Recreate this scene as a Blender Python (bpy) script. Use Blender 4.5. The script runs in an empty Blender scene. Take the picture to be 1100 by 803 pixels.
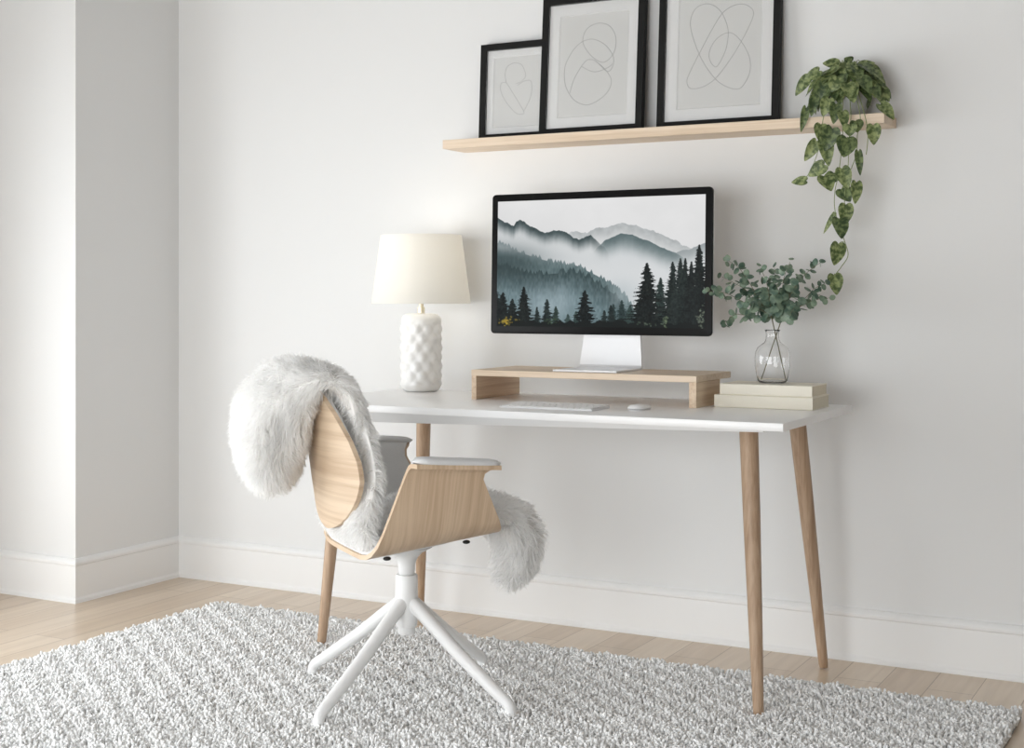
import bpy, bmesh, math, random
import numpy as np
from mathutils import Vector, Matrix

random.seed(7)
rng = np.random.default_rng(7)
scene = bpy.context.scene
C = scene.collection

# ------------------------------------------------------------------ camera
TH = math.radians(28.33)
CS, SN = math.cos(TH), math.sin(TH)
F_PX, HOR, EYE = 1493.0, 318.0, 1.05
cam_d = bpy.data.cameras.new('camera')
cam = bpy.data.objects.new('camera', cam_d); C.objects.link(cam)
cam.location = (0, 0, EYE)
cam.rotation_euler = (math.pi / 2, 0, TH)
cam_d.sensor_width = 36; cam_d.lens = F_PX / 1100 * 36
cam_d.shift_y = -(401.5 - HOR) / 1100
cam_d.clip_start = 0.05
scene.camera = cam
EYE_V = Vector((0, 0, EYE))

def ray(u, v):
    w = (u - 550) / F_PX; h = (HOR - v) / F_PX
    return Vector((-SN + w * CS, CS + w * SN, h))
def on_y(u, v, y):
    r = ray(u, v); return EYE_V + r * (y / r.y)
def on_plane(u, v, p, n):
    r = ray(u, v); return EYE_V + r * ((p - EYE_V).dot(n) / r.dot(n))

# ------------------------------------------------------------------ materials
def lin(r, g, b):
    f = lambda c: (c / 255 / 12.92) if c / 255 <= .04045 else ((c / 255 + .055) / 1.055) ** 2.4
    return (f(r), f(g), f(b), 1)
def new_mat(name):
    m = bpy.data.materials.new(name); m.use_nodes = True
    return m, m.node_tree.nodes, m.node_tree.links, m.node_tree.nodes['Principled BSDF']
def plain(name, col, rough=.5, metal=0, bump=0, scale=200, spec=.5, var=0.0, vscale=6):
    m, N, L, p = new_mat(name)
    p.inputs['Base Color'].default_value = col
    p.inputs['Roughness'].default_value = rough
    p.inputs['Metallic'].default_value = metal
    p.inputs['Specular IOR Level'].default_value = spec
    tc = N.new('ShaderNodeTexCoord')
    if var:
        n = N.new('ShaderNodeTexNoise'); n.inputs['Scale'].default_value = vscale; n.inputs['Detail'].default_value = 5
        L.new(tc.outputs['Object'], n.inputs['Vector'])
        mx = N.new('ShaderNodeMix'); mx.data_type = 'RGBA'
        mx.inputs['A'].default_value = col
        mx.inputs['B'].default_value = tuple(c * (1 - var) for c in col[:3]) + (1,)
        L.new(n.outputs['Fac'], mx.inputs['Factor']); L.new(mx.outputs['Result'], p.inputs['Base Color'])
    if bump:
        n = N.new('ShaderNodeTexNoise'); n.inputs['Scale'].default_value = scale; n.inputs['Detail'].default_value = 3
        L.new(tc.outputs['Object'], n.inputs['Vector'])
        b = N.new('ShaderNodeBump'); b.inputs['Strength'].default_value = bump; b.inputs['Distance'].default_value = .002
        L.new(n.outputs['Fac'], b.inputs['Height']); L.new(b.outputs['Normal'], p.inputs['Normal'])
    return m
def wood(name, light, dark, axis, scale=1.0, rough=.5, contrast=1.0, flat=None, soft=0):
    """light timber, grain running along the given object axis"""
    m, N, L, p = new_mat(name)
    tc = N.new('ShaderNodeTexCoord'); mp = N.new('ShaderNodeMapping')
    s = [75 * scale] * 3; s['xyz'.index(axis)] = 1.6 * scale
    if flat: s['xyz'.index(flat)] = 3
    mp.inputs['Scale'].default_value = s
    L.new(tc.outputs['Object'], mp.inputs['Vector'])
    n1 = N.new('ShaderNodeTexNoise'); n1.inputs['Scale'].default_value = 1; n1.inputs['Detail'].default_value = 6
    n1.inputs['Roughness'].default_value = .62; n1.inputs['Distortion'].default_value = .06
    L.new(mp.outputs['Vector'], n1.inputs['Vector'])
    mp2 = N.new('ShaderNodeMapping')
    s2 = [190 * scale] * 3; s2['xyz'.index(axis)] = 6 * scale
    if flat: s2['xyz'.index(flat)] = 8
    mp2.inputs['Scale'].default_value = s2; L.new(tc.outputs['Object'], mp2.inputs['Vector'])
    n2 = N.new('ShaderNodeTexNoise'); n2.inputs['Scale'].default_value = 1; n2.inputs['Detail'].default_value = 3
    L.new(mp2.outputs['Vector'], n2.inputs['Vector'])
    add = N.new('ShaderNodeMath'); add.operation = 'MULTIPLY_ADD'; add.inputs[1].default_value = .45
    L.new(n2.outputs['Fac'], add.inputs[0]); L.new(n1.outputs['Fac'], add.inputs[2])
    rp = N.new('ShaderNodeValToRGB')
    rp.color_ramp.elements[0].position = .53 - soft; rp.color_ramp.elements[0].color = dark
    rp.color_ramp.elements[1].position = .82 + soft; rp.color_ramp.elements[1].color = light
    L.new(add.outputs[0], rp.inputs['Fac']); L.new(rp.outputs['Color'], p.inputs['Base Color'])
    p.inputs['Roughness'].default_value = rough
    b = N.new('ShaderNodeBump'); b.inputs['Strength'].default_value = .15; b.inputs['Distance'].default_value = .001
    L.new(add.outputs[0], b.inputs['Height']); L.new(b.outputs['Normal'], p.inputs['Normal'])
    return m

M = {}
M['wall'] = plain('wall_paint', (.74, .742, .74, 1), .75, bump=.04, scale=350)
M['trim'] = plain('trim_paint', (.81, .811, .808, 1), .45)
M['ceiling'] = plain('ceiling_paint', (.52, .52, .52, 1), .9)
M['oak_x'] = wood('oak_along', lin(225, 206, 184), lin(208, 185, 158), 'x')
M['oak_y'] = wood('oak_across', lin(226, 204, 178), lin(202, 174, 145), 'y')
M['oak_z'] = wood('oak_upright', lin(218, 192, 163), lin(192, 162, 132), 'z')
M['oak_leg'] = wood('oak_turned', lin(184, 157, 131), lin(158, 129, 103), 'z')
M['veneer_z'] = wood('oak_veneer_upright', lin(212, 188, 161), lin(184, 156, 127), 'z', .8, flat='y', soft=.03)
M['veneer_y'] = wood('oak_veneer_across', lin(216, 194, 168), lin(190, 163, 135), 'y', .7, flat='x', soft=.03)
M['ply_edge'] = plain('plywood_edge', lin(208, 182, 152), .6, var=.15, vscale=60)
M['lacquer'] = plain('white_lacquer', (.92, .92, .92, 1), .28)
M['white_metal'] = plain('white_powder_coat', (.83, .83, .825, 1), .38)
M['black_frame'] = plain('black_painted_wood', (.008, .008, .0075, 1), .6, spec=.2)
M['mat_board'] = plain('mat_board', (.90, .90, .895, 1), .9)
M['print'] = plain('print_paper', (.80, .80, .785, 1), .9)
M['ink'] = plain('grey_ink', (.46, .46, .45, 1), .9)
M['ceramic'] = plain('white_ceramic', (.83, .825, .81, 1), .35)
M['brass'] = plain('pale_brass', (.82, .76, .6, 1), .35, .6)
M['black_glass'] = plain('black_bezel', (.008, .008, .008, 1), .35, spec=.08)
M['alu'] = plain('silver_aluminium', (.80, .80, .81, 1), .42, .35)
M['key'] = plain('white_key', (.84, .84, .84, 1), .5)
M['cover'] = plain('cream_cloth', lin(238, 233, 219), .75, bump=.12, scale=900)
M['pages'] = plain('page_edges', lin(222, 214, 194), .9, var=.12, vscale=80)
M['grey_fabric'] = plain('light_grey_fabric', (.74, .745, .75, 1), .95, bump=.5, scale=700, var=.12, vscale=300)
M['dark'] = plain('black_plastic', (.015, .015, .015, 1), .5)
M['pot'] = plain('grey_glazed_pot', (.52, .53, .51, 1), .5, var=.3, vscale=30)
M['soil'] = plain('potting_soil', (.05, .035, .025, 1), .95, bump=.6, scale=120)
M['vine'] = plain('vine_stem', lin(128, 140, 92), .6)
M['twig'] = plain('eucalyptus_twig', lin(112, 108, 84), .7)
M['skin'] = plain('sheepskin_hide', (.92, .915, .90, 1), .95)
M['rug_base'] = plain('rug_backing', (.33, .33, .33, 1), 1)

# rug yarn: per-tuft tone
m, N, L, p = new_mat('rug_yarn'); M['yarn'] = m
a = N.new('ShaderNodeAttribute'); a.attribute_name = 'tone'
rp = N.new('ShaderNodeValToRGB')
rp.color_ramp.elements[0].color = (.74, .74, .735, 1); rp.color_ramp.elements[1].color = (.95, .95, .945, 1)
L.new(a.outputs['Fac'], rp.inputs['Fac']); L.new(rp.outputs['Color'], p.inputs['Base Color'])
p.inputs['Roughness'].default_value = .95; p.inputs['Specular IOR Level'].default_value = .1
# sheepskin wool
m, N, L, p = new_mat('sheep_wool'); M['wool'] = m
p.inputs['Base Color'].default_value = (.935, .933, .928, 1); p.inputs['Roughness'].default_value = .8
p.inputs['Specular IOR Level'].default_value = .15
tr = N.new('ShaderNodeBsdfTranslucent'); tr.inputs['Color'].default_value = (.935, .933, .928, 1)
mx = N.new('ShaderNodeMixShader'); mx.inputs['Fac'].default_value = .5
L.new(p.outputs['BSDF'], mx.inputs[1]); L.new(tr.outputs['BSDF'], mx.inputs[2])
L.new(mx.outputs['Shader'], N['Material Output'].inputs['Surface'])
# lamp shade linen
m, N, L, p = new_mat('linen_shade'); M['shade'] = m
p.inputs['Base Color'].default_value = (.92, .91, .88, 1); p.inputs['Roughness'].default_value = .9
tr = N.new('ShaderNodeBsdfTranslucent'); tr.inputs['Color'].default_value = (.94, .925, .885, 1)
mx = N.new('ShaderNodeMixShader'); mx.inputs['Fac'].default_value = .45
L.new(p.outputs['BSDF'], mx.inputs[1]); L.new(tr.outputs['BSDF'], mx.inputs[2])
L.new(mx.outputs['Shader'], N['Material Output'].inputs['Surface'])
# bulb
m, N, L, p = new_mat('warm_bulb'); M['bulb'] = m
p.inputs['Emission Color'].default_value = (1, .95, .87, 1); p.inputs['Emission Strength'].default_value = 5
# clear glass
m, N, L, p = new_mat('clear_glass'); M['glass'] = m
p.inputs['Base Color'].default_value = (1, 1, 1, 1); p.inputs['Roughness'].default_value = .0
p.inputs['Transmission Weight'].default_value = 1; p.inputs['IOR'].default_value = 1.45
# picture glazing: thin pane
m, N, L, p = new_mat('glazing'); M['glazing'] = m
tp = N.new('ShaderNodeBsdfTransparent'); tp.inputs['Color'].default_value = (.98, .98, .98, 1)
gl = N.new('ShaderNodeBsdfGlossy'); gl.inputs['Roughness'].default_value = .03
fr = N.new('ShaderNodeFresnel'); fr.inputs['IOR'].default_value = 1.35
mx = N.new('ShaderNodeMixShader')
L.new(fr.outputs['Fac'], mx.inputs['Fac']); L.new(tp.outputs['BSDF'], mx.inputs[1]); L.new(gl.outputs['BSDF'], mx.inputs[2])
L.new(mx.outputs['Shader'], N['Material Output'].inputs['Surface'])
# screen
m, N, L, p = new_mat('lit_screen'); M['screen'] = m
a = N.new('ShaderNodeAttribute'); a.attribute_name = 'picture'
p.inputs['Base Color'].default_value = (.01, .01, .01, 1); p.inputs['Roughness'].default_value = .25
p.inputs['Specular IOR Level'].default_value = .04
L.new(a.outputs['Color'], p.inputs['Emission Color']); p.inputs['Emission Strength'].default_value = 1.0
SCREEN = p
# leaves
def leaf_mat(name, c1, c2, scale, trans):
    m, N, L, p = new_mat(name)
    tc = N.new('ShaderNodeTexCoord')
    n = N.new('ShaderNodeTexNoise'); n.inputs['Scale'].default_value = scale; n.inputs['Detail'].default_value = 4
    L.new(tc.outputs['Object'], n.inputs['Vector'])
    rp = N.new('ShaderNodeValToRGB')
    rp.color_ramp.elements[0].position = .40; rp.color_ramp.elements[0].color = c1
    rp.color_ramp.elements[1].position = .62; rp.color_ramp.elements[1].color = c2
    L.new(n.outputs['Fac'], rp.inputs['Fac']); L.new(rp.outputs['Color'], p.inputs['Base Color'])
    p.inputs['Roughness'].default_value = .45
    tr = N.new('ShaderNodeBsdfTranslucent'); L.new(rp.outputs['Color'], tr.inputs['Color'])
    mx = N.new('ShaderNodeMixShader'); mx.inputs['Fac'].default_value = trans
    L.new(p.outputs['BSDF'], mx.inputs[1]); L.new(tr.outputs['BSDF'], mx.inputs[2])
    L.new(mx.outputs['Shader'], N['Material Output'].inputs['Surface'])
    return m
M['pothos'] = leaf_mat('pothos_leaf', lin(76, 94, 54), lin(154, 166, 112), 90, .2)
M['pothos_dark'] = leaf_mat('pothos_leaf_deep', lin(56, 74, 44), lin(118, 134, 86), 90, .15)
M['euca'] = leaf_mat('eucalyptus_leaf', lin(74, 99, 84), lin(134, 153, 131), 40, .15)
# floor planks
m, N, L, p = new_mat('oak_planks'); M['floor'] = m
tc = N.new('ShaderNodeTexCoord'); sep = N.new('ShaderNodeSeparateXYZ'); cmb = N.new('ShaderNodeCombineXYZ')
L.new(tc.outputs['Object'], sep.inputs[0])
ax = N.new('ShaderNodeMath'); ax.operation = 'ADD'; ax.inputs[1].default_value = .665 + .122 * 60
L.new(sep.outputs['X'], ax.inputs[0]); L.new(sep.outputs['Y'], cmb.inputs['X']); L.new(ax.outputs[0], cmb.inputs['Y'])
br = N.new('ShaderNodeTexBrick'); br.offset = .37; br.inputs['Scale'].default_value = 1
br.inputs['Brick Width'].default_value = 1.9; br.inputs['Row Height'].default_value = .122
br.inputs['Mortar Size'].default_value = .0011; br.inputs['Mortar Smooth'].default_value = .2
br.inputs['Color1'].default_value = lin(222, 205, 184); br.inputs['Color2'].default_value = lin(208, 188, 165)
br.inputs['Mortar'].default_value = lin(150, 126, 102)
L.new(cmb.outputs[0], br.inputs['Vector'])
mp = N.new('ShaderNodeMapping'); mp.inputs['Scale'].default_value = (40, 2.0, 40)
L.new(tc.outputs['Object'], mp.inputs['Vector'])
n = N.new('ShaderNodeTexNoise'); n.inputs['Scale'].default_value = 1; n.inputs['Detail'].default_value = 7; n.inputs['Distortion'].default_value = .6
L.new(mp.outputs[0], n.inputs['Vector'])
rp = N.new('ShaderNodeValToRGB')
rp.color_ramp.elements[0].position = .3; rp.color_ramp.elements[0].color = (.84, .81, .78, 1)
rp.color_ramp.elements[1].position = .7; rp.color_ramp.elements[1].color = (1.0, 1.0, 1.0, 1)
L.new(n.outputs['Fac'], rp.inputs['Fac'])
mx = N.new('ShaderNodeMix'); mx.data_type = 'RGBA'; mx.blend_type = 'MULTIPLY'; mx.inputs['Factor'].default_value = 1
L.new(br.outputs['Color'], mx.inputs['A']); L.new(rp.outputs['Color'], mx.inputs['B'])
L.new(mx.outputs['Result'], p.inputs['Base Color']); p.inputs['Roughness'].default_value = .28; p.inputs['IOR'].default_value = 1.6

# ------------------------------------------------------------------ building helpers
OFF = {}
def link(name, me, mat, parent=None, local=False, smooth=False, kind=None, label=None):
    if not local and parent is not None:
        o3 = OFF[parent.name]
        me.transform(Matrix.Translation(-o3))
    o = bpy.data.objects.new(name, me); C.objects.link(o)
    for mm in (mat if isinstance(mat, (list, tuple)) else [mat]): me.materials.append(mm)
    if parent is not None:
        o.parent = parent; OFF[o.name] = OFF[parent.name]
    else:
        OFF[o.name] = Vector((0, 0, 0))
    if smooth: me.shade_smooth()
    if kind: o['kind'] = kind
    if label: o['label'] = label
    return o
def obj(name, bm, mat, parent=None, **kw):
    bmesh.ops.recalc_face_normals(bm, faces=bm.faces)
    me = bpy.data.meshes.new(name); bm.to_mesh(me); bm.free()
    return link(name, me, mat, parent, **kw)
def thing(name, label, cat, loc, rotz=0, group=None):
    o = bpy.data.objects.new(name, None); C.objects.link(o)
    o.location = loc; o.rotation_euler = (0, 0, rotz); o.empty_display_size = .05
    o['label'] = label; o['category'] = cat
    if group: o['group'] = group
    OFF[o.name] = Vector(loc)
    return o
def autosmooth(o, ang=35):
    me = o.data; me.shade_smooth()
    bm = bmesh.new(); bm.from_mesh(me)
    for e in bm.edges:
        e.smooth = not (len(e.link_faces) == 2 and e.calc_face_angle(0) > math.radians(ang))
    bm.to_mesh(me); bm.free()
    return o
def box(bm, x0, x1, y0, y1, z0, z1, bevel=0, seg=2, mtx=None):
    vs = [bm.verts.new((x, y, z)) for x in (x0, x1) for y in (y0, y1) for z in (z0, z1)]
    fs = [(0, 1, 3, 2), (4, 6, 7, 5), (0, 4, 5, 1), (2, 3, 7, 6), (0, 2, 6, 4), (1, 5, 7, 3)]
    faces = [bm.faces.new([vs[i] for i in f]) for f in fs]
    geom = vs
    if bevel:
        es = list({e for f in faces for e in f.edges})
        r = bmesh.ops.bevel(bm, geom=es, offset=bevel, segments=seg, affect='EDGES', profile=.5)
        geom = list({v for f in r['faces'] for v in f.verts} | {v for v in vs if v.is_valid})
    if mtx is not None:
        bmesh.ops.transform(bm, matrix=mtx, verts=geom)
    return geom
def bxm(*a, **k):
    bm = bmesh.new(); box(bm, *a, **k); return bm
def lathe(bm, prof, cx=0, cy=0, n=40, disp=None, cap=True):
    rings = []
    for j, (r, z) in enumerate(prof):
        ring = []
        for i in range(n):
            t = 2 * math.pi * i / n
            rr = r + (disp(t, z) if disp else 0)
            ring.append(bm.verts.new((cx + rr * math.cos(t), cy + rr * math.sin(t), z)))
        rings.append(ring)
    for a, b in zip(rings, rings[1:]):
        for i in range(n):
            bm.faces.new((a[i], a[(i + 1) % n], b[(i + 1) % n], b[i]))
    if cap:
        bm.faces.new(rings[0][::-1]); bm.faces.new(rings[-1])
def tube(bm, pts, rad, n=10, cap=True):
    pts = [Vector(p) for p in pts]
    if not isinstance(rad, (list, tuple)): rad = [rad] * len(pts)
    up = None; rings = []
    for i, p in enumerate(pts):
        t = (pts[min(i + 1, len(pts) - 1)] - pts[max(i - 1, 0)]).normalized()
        if up is None:
            up = t.orthogonal().normalized()
        up = (up - t * up.dot(t)).normalized(); sd = t.cross(up)
        rings.append([bm.verts.new(p + (up * math.cos(2 * math.pi * k / n) + sd * math.sin(2 * math.pi * k / n)) * rad[i]) for k in range(n)])
    for a, b in zip(rings, rings[1:]):
        for k in range(n):
            bm.faces.new((a[k], a[(k + 1) % n], b[(k + 1) % n], b[k]))
    if cap:
        bm.faces.new(rings[0][::-1]); bm.faces.new(rings[-1])
def spline(pts, n=8, closed=False):
    P = [Vector(p) for p in pts]; out = []
    m = len(P); rngs = range(m if closed else m - 1)
    for i in rngs:
        g = (lambda k: P[k % m]) if closed else (lambda k: P[max(0, min(m - 1, k))])
        p0, p1, p2, p3 = g(i - 1), g(i), g(i + 1), g(i + 2)
        for k in range(n):
            t = k / n
            out.append(.5 * ((2 * p1) + (p2 - p0) * t + (2 * p0 - 5 * p1 + 4 * p2 - p3) * t * t + (3 * p1 - p0 - 3 * p2 + p3) * t ** 3))
    out.append(P[0].copy() if closed else P[-1].copy())
    return out
def interp(x, xs, ys): return float(np.interp(x, xs, ys))
def np_mesh(name, verts, faces_flat, sizes):
    me = bpy.data.meshes.new(name)
    me.vertices.add(len(verts)); me.vertices.foreach_set('co', np.ascontiguousarray(verts, dtype=np.float32).ravel())
    me.loops.add(len(faces_flat)); me.loops.foreach_set('vertex_index', np.ascontiguousarray(faces_flat, dtype=np.int32))
    st = np.zeros(len(sizes), dtype=np.int32); st[1:] = np.cumsum(sizes)[:-1]
    me.polygons.add(len(sizes)); me.polygons.foreach_set('loop_start', st)
    me.update(calc_edges=True)
    return me

# ------------------------------------------------------------------ the room
WY = 4.0            # back wall
COLX, COLY = -3.578, 3.484
LX = -3.965         # left wall
RX, RY, HZ = 6.0, -1.0, 3.3
def struct(name, bm, mat, **kw): return obj(name, bm, mat, kind='structure', **kw)
struct('floor', bxm(LX - .15, RX + .15, RY - .15, WY + .15, -.1, 0), M['floor'])
struct('ceiling', bxm(LX - .15, RX + .15, RY - .15, WY + .15, HZ, HZ + .1), M['ceiling'])
struct('wall_back', bxm(LX - .15, RX + .15, WY, WY + .15, 0, HZ), M['wall'])
struct('wall_right', bxm(RX, RX + .15, RY, WY, 0, HZ), M['wall'])
struct('wall_column', bxm(LX, COLX, COLY, WY, 0, HZ), M['wall'])
W1 = (.7, 2.85, .02, 1.5)      # left window: y0 y1 z0 z1
bm = bmesh.new()
box(bm, LX - .15, LX, RY, W1[0], 0, HZ); box(bm, LX - .15, LX, W1[1], WY, 0, HZ)
box(bm, LX - .15, LX, W1[0], W1[1], 0, W1[2]); box(bm, LX - .15, LX, W1[0], W1[1], W1[3], HZ)
struct('wall_left', bm, M['wall'])
W2 = (-3.1, -.2, .02, 1.75)        # rear window: x0 x1 z0 z1
bm = bmesh.new()
box(bm, LX - .15, W2[0], RY - .15, RY, 0, HZ); box(bm, W2[1], RX + .15, RY - .15, RY, 0, HZ)
box(bm, W2[0], W2[1], RY - .15, RY, 0, W2[2]); box(bm, W2[0], W2[1], RY - .15, RY, W2[3], HZ)
struct('wall_rear', bm, M['wall'])
bm = bmesh.new(); y0, y1, z0, z1 = W1; x = LX - .09
for a, b in ((y0, y0 + .05), (y1 - .05, y1), ((y0 + y1) / 2 - .03, (y0 + y1) / 2 + .03)): box(bm, x, x + .05, a, b, z0, z1)
for a, b in ((z0, z0 + .05), (z1 - .05, z1)): box(bm, x, x + .05, y0, y1, a, b)
struct('window_1', bm, M['trim'])
bm = bmesh.new(); x0, x1, z0, z1 = W2; y = RY - .09
for a, b in ((x0, x0 + .05), (x1 - .05, x1)): box(bm, a, b, y, y + .05, z0, z1)
for a, b in ((z0, z0 + .05), (z1 - .05, z1)): box(bm, x0, x1, y, y + .05, a, b)
struct('window_2', bm, M['trim'])
# baseboards: board, moulded cap and shoe strip in one profile, swept along a line
BP = [(0, 0), (.017, 0), (.017, .004), (.016, .012), (.012, .017), (.011, .020), (.011, .126), (.015, .130), (.0155, .138), (.012, .144), (.006, .150), (0, .152)]
def baseboard(name, p0, p1, nx, ny, e0=0, e1=0):
    bm = bmesh.new(); rows = []
    d = (Vector(p1) - Vector(p0)).normalized()
    for p, e, s in ((p0, e0, -1), (p1, e1, 1)):
        rows.append([bm.verts.new((p[0] + nx * o + d.x * o * e * s, p[1] + ny * o + d.y * o * e * s, z)) for o, z in BP])
    k = len(BP)
    for i in range(k): bm.faces.new((rows[0][i], rows[0][(i + 1) % k], rows[1][(i + 1) % k], rows[1][i]))
    bm.faces.new(rows[0]); bm.faces.new(rows[1][::-1])
    return struct(name, bm, M['trim'])
baseboard('baseboard_back', (COLX, WY), (RX, WY), 0, -1, -1, 0)
baseboard('baseboard_column_side', (COLX, COLY), (COLX, WY), 1, 0, 1, -1)
baseboard('baseboard_column_front', (LX, COLY), (COLX, COLY), 0, -1, -1, 1)
baseboard('baseboard_left', (LX, RY), (LX, COLY), 1, 0, 0, -1)

# ------------------------------------------------------------------ rug
RUG = (-3.085, -.52, 1.75, 3.645)
rug = thing('shag_rug', 'large light grey shaggy wool rug lying on the oak floor under the chair and desk', 'rug', ((RUG[0] + RUG[1]) / 2, (RUG[2] + RUG[3]) / 2, 0))
obj('backing', bxm(RUG[0] + .004, RUG[1] - .004, RUG[2], RUG[3] - .004, .0005, .007, .003), M['rug_base'], rug)
def rug_pile():
    x0, x1, y0, y1 = RUG; sp = .0074
    gx = np.arange(x0 + .004, x1 - .003, sp); gy = np.arange(y0 + .004, y1 - .003, sp)
    X, Y = np.meshgrid(gx, gy); X = X.ravel(); Y = Y.ravel()
    # thin out what lies below the frame
    n = len(X)
    X = np.clip(X + rng.normal(0, sp * .3, n), x0, x1); Y = np.clip(Y + rng.normal(0, sp * .3, n), y0, y1)
    depth = -X * SN + Y * CS; lat = X * CS + Y * SN
    keep = (HOR + F_PX * 1.05 / np.maximum(depth, .3) < 930) & (lat / depth * F_PX > -640)
    X, Y = X[keep], Y[keep]; n = len(X)
    # low frequency clumping of lean directions
    ang = 2 * np.pi * (np.sin(X * 37 + 3 * np.sin(Y * 29)) * .5 + np.sin(Y * 41 + 2 * np.sin(X * 23)) * .5) + rng.normal(0, 1.1, n)
    h = rng.uniform(.017, .027, n) * (1 + .18 * np.sin(X * 61 + Y * 17) * np.sin(Y * 53 - X * 11))
    r = rng.uniform(.0030, .0047, n)
    lean = rng.uniform(.001, .0085, n)
    dx, dy = np.cos(ang), np.sin(ang)
    k = 5; rings = []
    rot = rng.uniform(0, 6.28, n)
    for j, (zf, lf, rf) in enumerate(((.12, 0, .8), (.55, .35, 1.05), (.90, .95, .95))):
        ring = np.zeros((n, k, 3))
        for q in range(k):
            t = rot + 2 * np.pi * q / k + j * .5
            ring[:, q, 0] = X + dx * lean * lf + np.cos(t) * r * rf
            ring[:, q, 1] = Y + dy * lean * lf + np.sin(t) * r * rf
            ring[:, q, 2] = .004 + h * zf + (np.cos(t - ang) * -r * .35 * lf)
        rings.append(ring)
    tip = np.stack([X + dx * lean * 1.35, Y + dy * lean * 1.35, .004 + h * .985], 1)[:, None, :]
    V = np.concatenate(rings + [tip], 1); nv = V.shape[1]
    tq = []
    for j in range(2):
        for q in range(k): tq.append((j * k + q, j * k + (q + 1) % k, (j + 1) * k + (q + 1) % k, (j + 1) * k + q))
    tt = [(2 * k + q, 2 * k + (q + 1) % k, 3 * k) for q in range(k)]
    flat = np.array([i for f in tq for i in f] + [i for f in tt for i in f])
    sizes = np.array([4] * len(tq) + [3] * len(tt))
    idx = (flat[None, :] + (np.arange(n) * nv)[:, None]).ravel()
    V = V.reshape(-1, 3)
    me = np_mesh('pile', V, idx, np.tile(sizes, n))
    tone = np.repeat(np.clip(rng.normal(.55, .22, n), 0, 1), nv)
    zf = np.tile(np.array([0.] * k + [.0] * k + [.0] * k + [.0]), n)
    at = me.attributes.new('tone', 'FLOAT', 'POINT'); at.data.foreach_set('value', np.clip(tone + zf, 0, 1).astype(np.float32))
    return me
o = link('pile', rug_pile(), M['yarn'], rug, smooth=True, kind='stuff')

# ------------------------------------------------------------------ desk
DZ = .745
DX0, DX1, DY0, DY1 = -2.51, -1.0085, 3.24, 3.88
desk = thing('writing_desk', 'white topped desk on four tapered oak legs against the back wall', 'desk', (-1.76, 3.56, 0))
autosmooth(obj('desktop', bxm(DX0, DX1, DY0, DY1, DZ - .020, DZ, .0012, 2), M['lacquer'], desk))
bm = bmesh.new()     # slanted rail under the front edge, running out towards the right end
q = [(-2.49, .037), (-1.06, .004)]
rows = []
for x, h in q:
    rows.append([bm.verts.new(c) for c in ((x, DY0 + .004, DZ - .0201), (x, DY0 + .004 + h * .9, DZ - .0201 - h), (x, DY0 + .02 + h * .9, DZ - .0201 - h), (x, DY0 + .06, DZ - .0201))])
for i in range(4): bm.faces.new((rows[0][i], rows[0][(i + 1) % 4], rows[1][(i + 1) % 4], rows[1][i]))
bm.faces.new(rows[0]); bm.faces.new(rows[1][::-1])
obj('apron', bm, M['lacquer'], desk)
for top, foot in (((-1.149, 3.40), (-1.091, 3.306)), ((-2.41, 3.42), (-2.455, 3.36)), ((-1.145, 3.80), (-1.087, 3.87)), ((-2.37, 3.80), (-2.43, 3.87))):
    bm = bmesh.new()
    a = Vector((top[0], top[1], DZ - .0201)); b = Vector((foot[0], foot[1], .004 if foot[1] > 3.7 else .008))
    tube(bm, [a, a.lerp(b, .02), a.lerp(b, .35), a.lerp(b, .7), a.lerp(b, .985), b], [.0235, .024, .0215, .0172, .0132, .0118], 24)
    autosmooth(obj('leg', bm, M['oak_leg'], desk), 50)

# ------------------------------------------------------------------ monitor riser
R0, R1, RF, RB = -2.06, -1.353, 3.567, 3.845
riser = thing('monitor_riser', 'low pale oak riser shelf standing on the white desk under the monitor', 'monitor stand', ((R0 + R1) / 2, 3.70, DZ))
RT = .8325
autosmooth(obj('top_board', bxm(R0, R1, RF, RB, RT - .0178, RT, .0008, 1), M['oak_x'], riser))
autosmooth(obj('side_panel', bxm(R0 + .0004, R0 + .0165, RF + .0004, RB - .004, DZ + .0003, RT - .0181, .0006, 1), M['oak_y'], riser))
autosmooth(obj('side_panel', bxm(R1 - .0215, R1 - .0004, RF + .0004, RF + .190, DZ + .0003, RT - .0181, .0006, 1), M['oak_y'], riser))

# ------------------------------------------------------------------ monitor
def value_noise(h, w, cells_y, cells_x, seed):
    r = np.random.default_rng(seed); g = r.random((cells_y + 2, cells_x + 2))
    y = np.linspace(0, cells_y, h, endpoint=False); x = np.linspace(0, cells_x, w, endpoint=False)
    yi = y.astype(int); xi = x.astype(int); fy = y - yi; fx = x - xi
    fy = fy * fy * (3 - 2 * fy); fx = fx * fx * (3 - 2 * fx)
    a = g[yi][:, xi]; b = g[yi][:, xi + 1]; c = g[yi + 1][:, xi]; d = g[yi + 1][:, xi + 1]
    fx = fx[None]; fy = fy[:, None]
    return (a * (1 - fx) + b * fx) * (1 - fy) + (c * (1 - fx) + d * fx) * fy
def fbm(h, w, c, seed, octv=5):
    o = np.zeros((h, w)); amp = 1; tot = 0
    for k in range(octv):
        o += amp * value_noise(h, w, c * 2 ** k, int(c * 1.6) * 2 ** k, seed + k); tot += amp; amp *= .55
    return o / tot
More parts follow.
